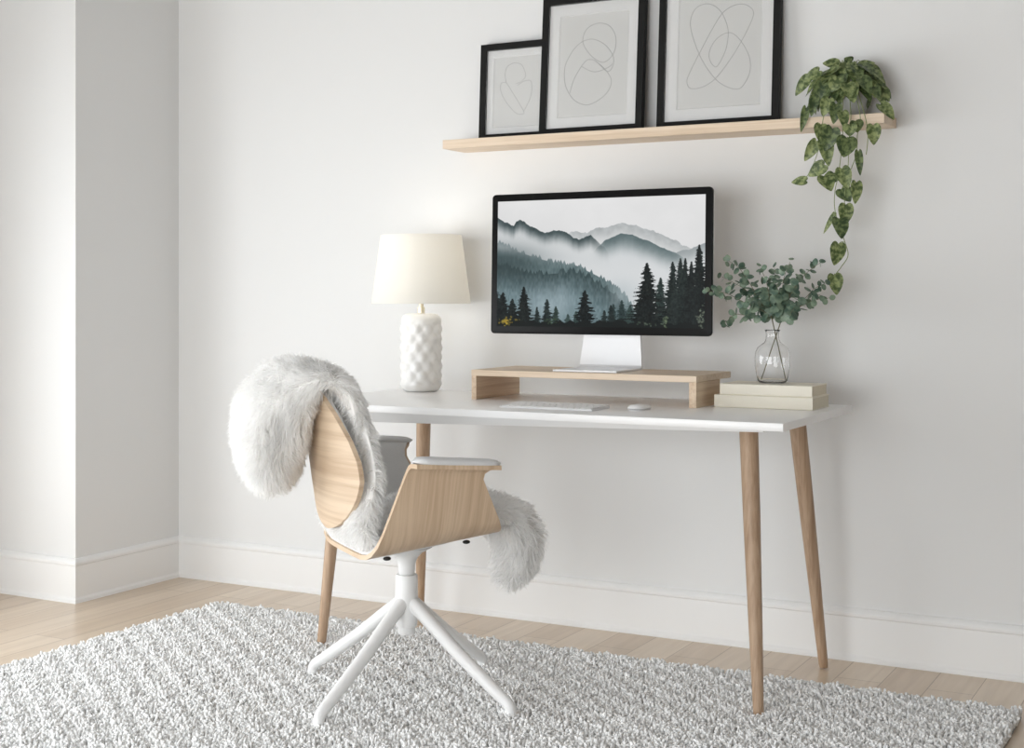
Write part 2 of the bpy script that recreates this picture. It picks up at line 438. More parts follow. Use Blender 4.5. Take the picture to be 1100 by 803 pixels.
def landscape(W, H):
    sx = np.linspace(0, 1, W); SY = np.linspace(0, 1, H)[:, None] * np.ones((1, W)); SX = np.ones((H, 1)) * sx[None]
    col = lambda *c: np.array(c, dtype=float)
    r1 = np.random.default_rng(3)
    def jag(n, amp, seed):
        r = np.random.default_rng(seed); o = np.zeros(W); a = amp; k = n
        for _ in range(4):
            o += np.interp(sx * k, np.arange(k + 1), r.normal(0, a, k + 1)); a *= .55; k *= 2
        return o
    cloud = fbm(H, W, 3, 11)
    img = col(226, 226, 226) - (SY * 18)[..., None] * col(1, 1, .95) + ((cloud - .5) * 14)[..., None]
    def ridge(xs, ys, jitter, top, bot, depth, seed, tex=0, n=30, x0=0, x1=1, fade=.02):
        nonlocal img
        y = np.interp(sx, xs, ys) + jag(n, jitter, seed)
        d = SY - y[None]
        m = np.clip(d * H / 1.2, 0, 1) * (np.clip((SX - x0) / fade, 0, 1) if x0 > 0 else 1) * (np.clip((x1 - SX) / fade, 0, 1) if x1 < 1 else 1)
        t = np.clip(d / depth, 0, 1)[..., None]; t = t * t * (3 - 2 * t)
        c = col(*top) * (1 - t) + col(*bot) * t
        if tex:
            nz = fbm(H, W, 26, seed + 40, 3) - .5
            c = c + (nz * tex * (1 - t[..., 0]))[..., None]
        img = img * (1 - m[..., None]) + c * m[..., None]
    ridge([0, .34, .37, .45, .5, .56, .6, .616, .65, .68, .75, .8, .85, .9, 1], [.4, .29, .262, .25, .235, .225, .205, .195, .215, .215, .26, .285, .33, .38, .45], .006, (176, 180, 181), (212, 213, 213), .14, 5, 30, x0=.33, x1=.97, fade=.05)
    ridge([0, .86, .9, .94, 1], [.6, .44, .415, .40, .355], .004, (150, 157, 159), (205, 208, 209), .14, 6, 10, x0=.84)
    ridge([0, .48, .5, .54, .58, .61, .65, .7, .75, .8, .85, .89, 1], [.6, .42, .38, .33, .30, .284, .29, .315, .345, .385, .425, .46, .6], .004, (92, 108, 110), (205, 209, 211), .19, 7, 22, x0=.46, x1=.93, fade=.08)
    ridge([0, .03, .06, .08, .095, .11, .13, .16, .2, .24, .28, .31, .34, .37, .41, .44, .47, .5, .54, .6], [.145, .165, .185, .2, .165, .16, .175, .2, .235, .25, .235, .235, .25, .285, .31, .285, .29, .33, .39, .5], .006, (58, 72, 74), (206, 209, 210), .13, 8, 40, x1=.56, fade=.1)
    # fog bank
    fg = np.exp(-((SY - (.40 + .25 * SX)) / .12) ** 2) * (.35 + .9 * fbm(H, W, 4, 60)) * np.clip(1.2 - SX * .5, 0, 1)
    fg = np.clip(fg, 0, .95)[..., None]; img = img * (1 - fg) + col(214, 216, 217) * fg
    # forested slopes, each edge serrated with tree tops
    def forest(xs, ys, top, bot, depth, seed, teeth, amp, x0=0, x1=1, a=1., fade=.05):
        nonlocal img
        r = np.random.default_rng(seed); y = np.interp(sx, xs, ys); yy = y.copy()
        for _ in range(teeth):
            c = r.uniform(0, 1); hgt = r.uniform(.4, 1) * amp; wd = hgt * .28
            yy = np.minimum(yy, y - hgt * np.clip(1 - np.abs(sx - c) / wd, 0, 1))
        d = SY - yy[None]; m = np.clip(d * H / 1.5, 0, 1) * a * (np.clip((SX - x0) / fade, 0, 1) if x0 > 0 else 1) * (np.clip((x1 - SX) / fade, 0, 1) if x1 < 1 else 1)
        t = np.clip(d / depth, 0, 1)
        nz = value_noise(H, W, 38, 150, seed + 9) - .5
        c = (1 - t)[..., None] * col(*top) + t[..., None] * col(*bot) + (nz * 26)[..., None]
        img = img * (1 - m[..., None]) + c * m[..., None]
    forest([0, .05, .1, .2, .3, .4, .5, .58, .63, .68, .75], [.33, .355, .40, .455, .50, .52, .60, .68, .75, .86, 1.0], (96, 114, 116), (92, 112, 116), .3, 21, 120, .035, x1=.72)
    fg = np.exp(-((SY - (.36 + .28 * SX)) / .05) ** 2) * np.clip(1.1 - 1.6 * SX, 0, 1) * (.3 + .8 * fbm(H, W, 5, 77)); fg = np.clip(fg, 0, .8)[..., None]
    img = img * (1 - fg) + col(196, 201, 203) * fg
    forest([0, .1, .18, .25, .35, .42, .5, .58, .66], [.50, .56, .60, .585, .575, .58, .66, .74, .9], (58, 74, 76), (104, 124, 129), .22, 22, 90, .05, x1=.68)
    dk = np.exp(-((SX - .02) / .2) ** 2 - ((SY - .50) / .14) ** 2)[..., None] * .7; img = img * (1 - dk) + col(52, 66, 68) * dk
    fg = np.exp(-((SX - .27) / .13) ** 2 - ((SY - .83) / .13) ** 2) * (.35 + .9 * fbm(H, W, 6, 90)); fg = np.clip(fg, 0, .8)[..., None]
    img = img * (1 - fg) + col(158, 174, 181) * fg
    fg = np.exp(-((SX - .62) / .06) ** 2 - ((SY - .75) / .1) ** 2)[..., None] * .5; img = img * (1 - fg) + col(176, 186, 190) * fg
    # foreground conifers
    def conifer(cx, top, hw, seed, c0=(24, 30, 30), bot=1.02):
        nonlocal img
        r = np.random.default_rng(seed); t = np.clip((SY - top) / (bot - top), 0, 1)
        lv = max(8, int((1 - top) * 34))
        m = np.zeros((H, W))
        for sgn in (-1, 1):
            nrow = np.interp(np.linspace(0, 1, H), np.linspace(0, 1, 160), r.random(160))[:, None]
            ph = (t * lv * (1 + .1 * sgn) + .8 * nrow + r.random()) % 1.0
            big = np.interp(t.ravel(), np.linspace(0, 1, 14), r.uniform(.72, 1.15, 14)).reshape(H, W)
            w = 1.15 * hw * (t ** .8) * (.42 + .62 * ph ** 1.3) * big * (.8 + .4 * nrow) + .0024
            side = (SX - cx) * sgn
            fine = (value_noise(H, W, 130, 220, seed + 31) - .5) * .42 * hw * t
            m = np.maximum(m, np.clip((w + fine - side) * W / 1.2 + .5, 0, 1) * (side >= 0))
        m *= (SY >= top)
        lit = (value_noise(H, W, 100, 190, seed + 5) - .5) * 22 + (value_noise(H, W, 30, 60, seed + 6) - .5) * 14
        c = col(*c0) + lit[..., None] * col(.9, 1, .95)
        img = img * (1 - m[..., None]) + c * m[..., None]
    for k, (cx, tp, hw, c0) in enumerate(((.70, .80, .05, (40, 54, 50)), (.66, .83, .045, (50, 66, 64)), (.08, .78, .06, (24, 31, 31)), (-.01, .70, .08, (24, 31, 31)), (.36, .90, .03, (54, 70, 68)), (.40, .88, .03, (54, 70, 68)), (.62, .79, .045, (44, 58, 58)), (.58, .82, .03, (44, 58, 58)), (.30, .84, .034, (44, 58, 54)), (.255, .785, .042, (34, 44, 44)), (.205, .845, .028, (30, 40, 40)), (.537, .87, .03, (34, 44, 44)), (.568, .83, .034, (30, 40, 40)),
            (.03, .73, .075, (22, 28, 28)), (.137, .685, .065, (20, 26, 26)), (.442, .715, .066, (20, 26, 27)), (.80, .62, .06, (40, 52, 50)), (.855, .50, .07, (30, 38, 37)), (.89, .475, .062, (34, 42, 41)), (.912, .475, .055, (30, 38, 37)), (.975, .375, .085, (22, 28, 28)), (.94, .5, .06, (26, 32, 32)), (.737, .505, .105, (20, 26, 26)))):
        conifer(cx, tp, hw, 100 + k, c0)
    g = np.clip((SY - (.955 + jag(40, .008, 55)[None])) * H / 2, 0, 1)[..., None]; img = img * (1 - g) + col(20, 25, 25) * g
    def dabs(cx, cy, rx, ry, c, n, rad, seed):
        nonlocal img
        r = np.random.default_rng(seed)
        for _ in range(n):
            x, y = cx + r.normal(0, rx), cy + r.normal(0, ry); q = rad * r.uniform(.5, 1.2)
            m = (np.clip(1 - ((SX - x) / q) ** 2 - ((SY - y) / (q * 1.5)) ** 2, 0, 1) * r.uniform(.4, .9))[..., None]
            img = img * (1 - m) + col(*c) * r.uniform(.7, 1.1) * m
    dabs(.045, .965, .028, .016, (176, 150, 54), 46, .007, 1); dabs(.82, .95, .008, .022, (118, 134, 104), 26, .006, 2)
    dabs(.985, .93, .010, .035, (136, 146, 126), 36, .006, 3); dabs(.75, .975, .03, .008, (92, 108, 92), 20, .006, 4); dabs(.28, .96, .02, .012, (72, 92, 66), 20, .006, 5)
    c = np.clip(img, 0, 255) / 255
    return np.where(c <= .04045, c / 12.92, ((c + .055) / 1.055) ** 2.4)

MX0, MX1, MZ0, MZ1, MY = -2.077, -1.3645, .9365, 1.3605, 3.715
mon = thing('computer_monitor', 'black rimmed monitor on a silver foot showing misty mountains and firs', 'monitor', ((MX0 + MX1) / 2, 3.74, RT))
TILT = math.radians(1.5)
piv = Vector((0, MY, MZ0)); TM = Matrix.Translation(piv) @ Matrix.Rotation(-TILT, 4, 'X') @ Matrix.Translation(-piv)
def rrect(x0, x1, z0, z1, r, n=6):
    out = []
    for cx, cz, a0 in ((x1 - r, z1 - r, 0), (x0 + r, z1 - r, 90), (x0 + r, z0 + r, 180), (x1 - r, z0 + r, 270)):
        for k in range(n + 1):
            a = math.radians(a0 + 90 * k / n); out.append((cx + r * math.cos(a), cz + r * math.sin(a)))
    return out
def slab(bm, outl, y0, y1, bev=0):
    """outline in x,z; y0 front, y1 back; rounded edge of size bev"""
    cxm = sum(p[0] for p in outl) / len(outl); czm = sum(p[1] for p in outl) / len(outl)
    wx = max(p[0] for p in outl) - cxm; wz = max(p[1] for p in outl) - czm
    rows = []
    st = [(0, bev), (bev * .3, bev * .3), (bev, 0)] if bev else [(0, 0)]
    seq = [(y0 + a, b) for a, b in st] + [(y1 - a, b) for a, b in reversed(st)]
    for y, ins in seq:
        rows.append([bm.verts.new((cxm + (x - cxm) * (1 - ins / wx), y, czm + (z - czm) * (1 - ins / wz))) for x, z in outl])
    n = len(outl)
    for a, b in zip(rows, rows[1:]):
        for i in range(n): bm.faces.new((a[i], a[(i + 1) % n], b[(i + 1) % n], b[i]))
    bm.faces.new(rows[0]); bm.faces.new(rows[-1][::-1])
bm = bmesh.new(); slab(bm, rrect(MX0, MX1, MZ0, MZ1, .012), MY, MY + .012, .0015)
bmesh.ops.transform(bm, matrix=TM, verts=bm.verts); autosmooth(obj('bezel', bm, M['black_glass'], mon))
bm = bmesh.new(); slab(bm, rrect(MX0 + .002, MX1 - .002, MZ0 + .002, MZ1 - .002, .011), MY + .0122, MY + .026, .004)
bmesh.ops.transform(bm, matrix=TM, verts=bm.verts); autosmooth(obj('back_cover', bm, M['alu'], mon, label='silver rear casing'))
GW, GH = 520, 310
pic = landscape(GW, GH)
bx0, bx1, bz0, bz1 = MX0 + .0205, MX1 - .0205, MZ0 + .0225, MZ1 - .0215
gx = np.linspace(bx0, bx1, GW + 1); gz = np.linspace(bz1, bz0, GH + 1)
V = np.zeros((GH + 1, GW + 1, 3)); V[..., 0] = gx[None]; V[..., 1] = MY - .0006; V[..., 2] = gz[:, None]
V = V.reshape(-1, 3)
i0 = (np.arange(GH)[:, None] * (GW + 1) + np.arange(GW)[None]).ravel()
fl = np.stack([i0, i0 + GW + 1, i0 + GW + 2, i0 + 1], 1).ravel()
me = np_mesh('screen', V, fl, np.full(GW * GH, 4)); me.transform(TM)
at = me.attributes.new('picture', 'FLOAT_COLOR', 'CORNER')
cc = np.ones((GW * GH, 4, 4), dtype=np.float32); cc[..., :3] = pic.reshape(-1, 1, 3)
at.data.foreach_set('color', cc.ravel())
link('screen', me, M['screen'], mon, label='lit screen with grey misty mountains, forest and dark firs')
# bent aluminium foot
bm = bmesh.new(); sx0, sx1 = -1.806, -1.604
prof = [(3.598, RT + .0004), (3.598, RT + .0055), (3.765, RT + .0055), (3.775, RT + .0075), (3.779, RT + .013), (3.768, RT + .20), (3.776, RT + .20), (3.789, RT + .013), (3.787, RT + .005), (3.780, RT + .0004)]
rows = [[bm.verts.new((x + (0 if z < RT + .02 else dx), y, z)) for y, z in prof] for x, dx in ((sx0, .036), (sx1, -.006))]
k = len(prof)
for i in range(k): bm.faces.new((rows[0][i], rows[0][(i + 1) % k], rows[1][(i + 1) % k], rows[1][i]))
bm.faces.new(rows[0]); bm.faces.new(rows[1][::-1])
obj('foot', bm, M['alu'], mon, label='bent silver metal foot')
obj('mount', bxm(-1.75, -1.66, MY + .027, 3.7695, RT + .13, RT + .2, .003), M['alu'], mon)

# ------------------------------------------------------------------ keyboard and mouse
KX0, KX1, KY0, KY1 = -1.838, -1.560, 3.338, 3.452
kb = thing('computer_keyboard', 'slim white keyboard lying on the desk in front of the riser', 'keyboard', ((KX0 + KX1) / 2, (KY0 + KY1) / 2, DZ))
bm = bmesh.new()
rows = [[bm.verts.new((x, y, z)) for y, z in ((KY0, DZ + .0006), (KY0, DZ + .0042), (KY1, DZ + .0098), (KY1, DZ + .0006))] for x in (KX0, KX1)]
for i in range(4): bm.faces.new((rows[0][i], rows[0][(i + 1) % 4], rows[1][(i + 1) % 4], rows[1][i]))
bm.faces.new(rows[0]); bm.faces.new(rows[1][::-1])
obj('body', bm, M['alu'], kb)
slope = (.0098 - .0042) / (KY1 - KY0)
layout = [[1.25, 1, 1, 1, 5.4, 1, 1, .9, .9, .9], [2.3] + [1] * 10 + [2.2], [1.75] + [1] * 11 + [1.75], [1.5] + [1] * 12 + [1.0], [1] * 13 + [1.5], [1.04] * 14]
pw = KX1 - KX0 - .008; ph = (KY1 - KY0 - .008) / 6
for j, row in enumerate(layout):
    x = KX0 + .004; u1 = pw / sum(row)
    for w in row:
        y = KY0 + .004 + j * ph; hgt = ph if j < 5 else ph * .8
        zc = lambda yy: DZ + .0042 + (yy - KY0) * slope
        bm = bmesh.new()
        a, b, c, d = x + .0009, x + w * u1 - .0009, y + .0009, y + hgt - .0009
        lo = [bm.verts.new((p, q, zc(q) + .0001)) for p, q in ((a, c), (b, c), (b, d), (a, d))]
        hi = [bm.verts.new((p, q, zc(q) + .0020)) for p, q in ((a + .0007, c + .0007), (b - .0007, c + .0007), (b - .0007, d - .0007), (a + .0007, d - .0007))]
        bm.faces.new(hi); bm.faces.new(lo[::-1])
        for i in range(4): bm.faces.new((lo[i], lo[(i + 1) % 4], hi[(i + 1) % 4], hi[i]))
        obj('key', bm, M['key'], kb)
        x += w * u1
mouse = thing('computer_mouse', 'low white mouse lying on the desk right of the keyboard', 'mouse', (-1.468, 3.445, DZ))
def loaf(bm, cx, cy, hw, hl, z0, z1, front=.3):
    n = 24; prof = [(1.0, 0), (1.0, .12), (.97, .35), (.86, .62), (.66, .84), (.36, .96), (0.02, 1)]
    rings = []
    for s, h in prof:
        ring = []
        for i in range(n):
            t = 2 * math.pi * i / n
            x = math.copysign(abs(math.cos(t)) ** .6, math.cos(t)) * hw * s; y = math.copysign(abs(math.sin(t)) ** .75, math.sin(t)) * hl * s
            ring.append(bm.verts.new((cx + x, cy + y, z0 + (z1 - z0) * h * (1 - front * .4 * (y / hl)))))
        rings.append(ring)
    for a, b in zip(rings, rings[1:]):
        for i in range(n): bm.faces.new((a[i], a[(i + 1) % n], b[(i + 1) % n], b[i]))
    bm.faces.new(rings[0][::-1]); bm.faces.new(rings[-1])
bm = bmesh.new(); loaf(bm, -1.468, 3.445, .0245, .046, DZ + .0055, DZ + .0165); obj('shell', bm, M['lacquer'], mouse, smooth=True)
bm = bmesh.new(); loaf(bm, -1.468, 3.445, .0228, .044, DZ + .0004, DZ + .0056, 0); obj('underside', bm, M['alu'], mouse, label='grey metal underside')

# ------------------------------------------------------------------ books
def book(label, x0, x1, y0, y1, z0, z1):
    t = thing('hardcover_book', label, 'book', ((x0 + x1) / 2, (y0 + y1) / 2, z0), group='cream books on the desk')
    bm = bmesh.new(); th = .0022        # cover: spine at the front (y0), boards above and below
    outl = [(y1, z0), (y0 + .002, z0), (y0, z0 + .002), (y0, z1 - .002), (y0 + .002, z1), (y1, z1), (y1, z1 - th), (y0 + th, z1 - th), (y0 + th, z0 + th), (y1, z0 + th)]
    rows = [[bm.verts.new((x, y, z)) for y, z in outl] for x in (x0, x1)]
    k = len(outl)
    for i in range(k): bm.faces.new((rows[0][i], rows[0][(i + 1) % k], rows[1][(i + 1) % k], rows[1][i]))
    bm.faces.new(rows[0]); bm.faces.new(rows[1][::-1])
    obj('cover', bm, M['cover'], t)
    obj('page_block', bxm(x0 + .0012, x1 - .0012, y0 + th + .0002, y1 - .003, z0 + th + .0001, z1 - th - .0001), M['pages'], t, label='paler page edges')
B1Z = DZ + .0345; B2Z = B1Z + .0305
book('larger cream hardcover book lying on the desk beneath the other', -1.327, -1.051, 3.636, 3.797, DZ + .0004, B1Z)
book('smaller cream hardcover book on top, carrying the glass vase', -1.312, -1.054, 3.640, 3.785, B1Z + .0003, B2Z)

# ------------------------------------------------------------------ vase with eucalyptus
VX, VY = -1.189, 3.722
vase = thing('glass_vase', 'small clear bottle shaped glass vase on the cream books', 'vase', (VX, VY, B2Z))
out = [(.030, .0005), (.037, .002), (.041, .008), (.0455, .028), (.0485, .052), (.0490, .070), (.0470, .086), (.0410, .099), (.0310, .107), (.0225, .113), (.0185, .121), (.0175, .132), (.0185, .142), (.0215, .147)]
inn = [(r - .0014, z) for r, z in out[3:]][::-1]
inn = [(.0205, .1474)] + inn + [(.0395, .0085), (.035, .0045), (.018, .0035)]
bm = bmesh.new(); lathe(bm, [(r, B2Z + z) for r, z in out + inn], VX, VY, 48)
obj('vessel', bm, M['glass'], vase, smooth=True)
def disc_leaf(bm, c, nrm, upv, r, asp=.95):
    nrm = nrm.normalized(); up = (upv - nrm * upv.dot(nrm)).normalized(); sd = nrm.cross(up)
    ctr = bm.verts.new(c + nrm * r * .12)
    ring = []
    for k in range(10):
        t = 2 * math.pi * k / 10
        ring.append(bm.verts.new(c + sd * math.cos(t) * r * asp + up * (math.sin(t) * r + (r * .12 if k == 2 or k == 3 else 0))))
    for k in range(10): bm.faces.new((ctr, ring[k], ring[(k + 1) % 10]))
CAMD = Vector((SN, -CS, 0))          # towards the viewer's side of the room
def zp(x, y, Y): return on_y(740 + x / 4.34, 265 + y / 4.34, Y)
def sprig(label, base, knee, branches, seed):
    r = random.Random(seed)
    t = thing('eucalyptus_sprig', label, 'eucalyptus sprig', base, group='eucalyptus in the vase')
    st = bmesh.new(); lf = bmesh.new()
    tube(st, spline([base, base.lerp(knee, .5), knee], 4), [.0017] * 9, 6)
    for pts, dy in branches:
        P = [knee]
        for i, q in enumerate(pts):
            P.append(zp(q[0], q[1], VY + dy * (i + 1) / len(pts)))
        S = spline(P, 14); n = len(S)
        tube(st, S, [.0014 - .0009 * i / n for i in range(n)], 5)
        Ln = sum((a - b).length for a, b in zip(S, S[1:])); acc = 0; nxt = .012; side = 1
        for i in range(1, n):
            acc += (S[i] - S[i - 1]).length
            if acc >= nxt or i == n - 1:
                f = acc / Ln; rad = (.0162 - .0076 * f) * r.uniform(.8, 1.12)
                tg = (S[i] - S[i - 1]).normalized()
                for sgn in (1, -1):
                    if i == n - 1 and sgn < 0: continue
                    rv = Vector((r.uniform(-1, 1), r.uniform(-1, 1), r.uniform(-1, 1)))
                    out = (CAMD.cross(tg) * sgn * .8 + rv * .75).normalized()
                    if i == n - 1: out = tg
                    nm = (CAMD * r.uniform(.2, 1.1) + tg * r.uniform(-.3, .9) + Vector((r.uniform(-.8, .8), r.uniform(-.5, .5), r.uniform(-.2, .9))))
                    c = S[i] + out * rad * 1.05
                    disc_leaf(lf, c, nm, out, rad)
                nxt = acc + (.017 - .006 * f)
    obj('stem', st, M['twig'], t, smooth=True)
    obj('foliage', lf, M['euca'], t)
    return t
bz = B2Z + .007
k1 = zp(385, 325, VY - .004); k2 = zp(432, 338, VY + .004)
bl = zp(336, 618, VY - .006); bl.z = bz; br_ = zp(452, 600, VY + .008); br_.z = bz + .002
sprig('eucalyptus sprig in the vase fanning out to the left past the monitor', br_, k1,
      [([(330, 290), (250, 255), (170, 215), (90, 207)], -.10), ([(320, 240), (290, 180), (235, 100), (178, 62)], .05), ([(330, 320), (265, 318), (210, 318), (172, 355)], -.05),
       ([(375, 240), (360, 160), (332, 95)], -.03), ([(350, 270), (300, 235), (250, 190), (155, 140)], .04), ([(380, 280), (400, 200), (400, 98)], .05)], 5)
sprig('eucalyptus sprig in the vase fanning out to the right below the trailing plant', bl, k2,
      [([(440, 280), (440, 160), (472, 70)], .03), ([(450, 270), (500, 180), (545, 125), (610, 75)], -.07), ([(470, 290), (540, 240), (585, 195), (632, 172)], .06), ([(480, 300), (550, 262), (600, 245), (655, 238)], -.02),
       ([(420, 280), (420, 220), (405, 170)], -.07), ([(470, 320), (480, 300), (500, 270)], -.09), ([(460, 250), (480, 190), (500, 160)], .02)], 9)

# ------------------------------------------------------------------ table lamp
LXc, LYc = -2.381, 3.80
lamp = thing('table_lamp', 'white ceramic table lamp with lit drum shade at the left of the desk', 'lamp', (LXc, LYc, DZ))
H0 = .250
cells = []
for j in range(8):
    for i in range(10):
        cells.append((2 * math.pi * (i + (j % 2) * .5) / 10, DZ + .020 + j * .030))
def knob(t, z):
    best = 9
    for a, zz in cells:
        da = (t - a + math.pi) % (2 * math.pi) - math.pi
        d = math.hypot(da * .066, z - zz)
        if d < best: best = d
    edge = min(1, max(0, (z - DZ - .008) / .02), max(0, (DZ + H0 - .016 - z) / .02))
    return (.0026 * math.cos(min(best / .021, 1) * math.pi) ) * max(0, edge)
prof = [(.040, DZ + .0004), (.052, DZ + .001), (.059, DZ + .006), (.063, DZ + .014)]
prof += [(.0665 - .002 * abs(q / 60 - .5), DZ + .02 + (H0 - .042) * q / 60) for q in range(61)]
prof += [(.063, DZ + H0 - .014), (.057, DZ + H0 - .006), (.046, DZ + H0 - .001), (.02, DZ + H0)]
bm = bmesh.new(); lathe(bm, prof, LXc, LYc, 120, knob); obj('base', bm, M['ceramic'], lamp, smooth=True)
bm = bmesh.new(); lathe(bm, [(.012, DZ + H0 + .0002), (.012, DZ + H0 + .02), (.008, DZ + H0 + .022), (.008, DZ + H0 + .05), (.014, DZ + H0 + .052), (.014, DZ + H0 + .085)], LXc, LYc, 20)
autosmooth(obj('neck', bm, M['brass'], lamp))
bm = bmesh.new(); lathe(bm, [(.012, DZ + H0 + .086), (.014, DZ + H0 + .095), (.026, DZ + H0 + .118), (.030, DZ + H0 + .135), (.026, DZ + H0 + .152), (.012, DZ + H0 + .163), (.002, DZ + H0 + .166)], LXc, LYc, 20)
obj('bulb', bm, M['bulb'], lamp, smooth=True)
SB, ST = 1.0265, 1.246
bm = bmesh.new(); lathe(bm, [(.160, SB), (.1305, ST), (.1285, ST), (.158, SB), (.160, SB)], LXc, LYc, 64, cap=False)
bmesh.ops.remove_doubles(bm, verts=bm.verts, dist=1e-5)
autosmooth(obj('shade', bm, M['shade'], lamp, label='tapered off white fabric shade glowing from within'), 60)
bm = bmesh.new()
for k in range(3):
    a = math.radians(30 + 120 * k)
    tube(bm, [(LXc + .013 * math.cos(a), LYc + .013 * math.sin(a), ST - .03), (LXc + .1325 * math.cos(a), LYc + .1325 * math.sin(a), ST - .02)], .0016, 6)
tube(bm, [(LXc, LYc, DZ + H0 + .16), (LXc, LYc, ST - .02)], .002, 6)
obj('spider', bm, M['brass'], lamp)
ld = bpy.data.lights.new('lamp_light', 'POINT'); ld.energy = .38; ld.color = (1, .94, .84); ld.shadow_soft_size = .035
lo = bpy.data.objects.new('lamp_light', ld); C.objects.link(lo); lo.parent = lamp; lo.location = (0, 0, H0 + .215)

# ------------------------------------------------------------------ wall shelf
SX0, SX1, SY0, SZ0, SZ1 = -2.335, -.914, 3.857, 1.527, 1.5555
sh = obj('wall_shelf', bxm(SX0, SX1, SY0, WY - .0005, SZ0, SZ1, .0008, 1), M['oak_x'])
autosmooth(sh); sh['label'] = 'long pale oak floating shelf on the back wall above the monitor'; sh['category'] = 'shelf'

# ------------------------------------------------------------------ framed drawings
def catpx(pts, ox, oy, sc, closed):
    P = [Vector((ox + x / sc, oy + y / sc, 0)) for x, y in pts]
    return spline(P, 10, closed)
def picture(label, x0, x1, yf, h, lean, bar, mat_w, strokes, th=.024):
    t = thing('picture_frame', label, 'picture', ((x0 + x1) / 2, yf + th / 2, SZ1), group='framed line drawings on the shelf')
    z0 = SZ1 + .0006
    ang = math.atan2(lean, h)
    piv = Vector((0, yf + th, z0))
    T = Matrix.Translation(piv) @ Matrix.Rotation(-ang, 4, 'X') @ Matrix.Translation(-piv)
    z1 = z0 + h
    def put(name, bm, mat, **kw):
        bmesh.ops.transform(bm, matrix=T, verts=bm.verts)
        return obj(name, bm, mat, t if kw.get('parent') is None else kw.pop('parent'), **{k: v for k, v in kw.items() if k != 'parent'})
    # mitred frame
    bm = bmesh.new()
    O = [(x0, z0), (x1, z0), (x1, z1), (x0, z1)]; I = [(x0 + bar, z0 + bar), (x1 - bar, z0 + bar), (x1 - bar, z1 - bar), (x0 + bar, z1 - bar)]
    of = [bm.verts.new((x, yf, z)) for x, z in O]; jf = [bm.verts.new((x, yf, z)) for x, z in I]
    ob = [bm.verts.new((x, yf + th, z)) for x, z in O]; jb = [bm.verts.new((x, yf + th, z)) for x, z in I]
    for i in range(4):
        k = (i + 1) % 4
        bm.faces.new((of[i], of[k], jf[k], jf[i])); bm.faces.new((ob[k], ob[i], jb[i], jb[k]))
        bm.faces.new((of[k], of[i], ob[i], ob[k])); bm.faces.new((jf[i], jf[k], jb[k], jb[i]))
    put('frame', bm, M['black_frame'])
    put('backing_board', bxm(x0 + bar + .0002, x1 - bar - .0002, yf + .018, yf + .0225, z0 + bar + .0002, z1 - bar - .0002), M['dark'])
    pr = put('art_print', bxm(x0 + bar + .001, x1 - bar - .001, yf + .0165, yf + .0175, z0 + bar + .001, z1 - bar - .001), M['print'])
    # mat board with a bevelled window
    bm = bmesh.new(); a, b, c, d = x0 + bar + .0003, x1 - bar - .0003, z0 + bar + .0003, z1 - bar - .0003
    mw = mat_w
    O = [(a, c), (b, c), (b, d), (a, d)]; I = [(a + mw, c + mw), (b - mw, c + mw), (b - mw, d - mw), (a + mw, d - mw)]; J = [(a + mw + .003, c + mw + .003), (b - mw - .003, c + mw + .003), (b - mw - .003, d - mw - .003), (a + mw + .003, d - mw - .003)]
    of = [bm.verts.new((x, yf + .0130, z)) for x, z in O]; jf = [bm.verts.new((x, yf + .0130, z)) for x, z in I]; kf = [bm.verts.new((x, yf + .0162, z)) for x, z in J]; ob = [bm.verts.new((x, yf + .0162, z)) for x, z in O]
    for i in range(4):
        k = (i + 1) % 4
        bm.faces.new((of[i], of[k], jf[k], jf[i])); bm.faces.new((jf[i], jf[k], kf[k], kf[i])); bm.faces.new((kf[i], kf[k], ob[k], ob[i])); bm.faces.new((ob[i], ob[k], of[k], of[i]))
    put('mat', bm, M['mat_board'])
    put('glazing', bxm(x0 + bar + .0002, x1 - bar - .0002, yf + .007, yf + .0085, z0 + bar + .0002, z1 - bar - .0002), M['glazing'])
    # pen line, lying on the print
    n = T.to_3x3() @ Vector((0, -1, 0)); pp = T @ Vector((x0, yf + .0164, z0))
    bm = bmesh.new()
    for pts, ox, oy, sc, closed, rad in strokes:
        P3 = [on_plane(q.x, q.y, pp, n) for q in catpx(pts, ox, oy, sc, closed)]
        tube(bm, P3, rad, 5)
    o = obj('line_drawing', bm, M['ink'], pr, label='thin grey looping pen line')
    return t
A1 = [([(232, 470), (270, 530), (335, 640), (320, 655), (290, 650), (240, 595), (205, 530), (205, 480), (232, 470), (228, 430), (240, 385), (280, 362), (320, 370), (340, 405), (345, 440), (318, 470), (290, 480)], 500, 0, 5.355, False, .0006),
      ([(300, 490), (340, 465), (375, 465), (382, 510), (370, 570), (335, 640)], 500, 0, 5.355, False, .0006)]
A2 = [([(675, 230), (700, 165), (765, 133), (830, 150), (865, 215), (855, 300), (800, 357), (740, 335), (695, 285)], 500, 0, 5.355, True, .0008),
      ([(568, 430), (580, 360), (640, 265), (720, 225), (800, 255), (850, 325), (845, 385), (815, 410), (760, 360), (740, 345)], 500, 0, 5.355, False, .0008),
      ([(740, 345), (800, 395), (838, 455), (828, 510), (780, 565), (700, 603), (625, 575), (578, 500), (568, 430)], 500, 0, 5.355, False, .0008),
      ([(600, 535), (625, 455), (665, 385), (700, 345), (740, 345)], 500, 0, 5.355, False, .0008),
      ([(665, 380), (740, 413), (820, 388), (845, 365)], 500, 0, 5.355, False, .0008)]
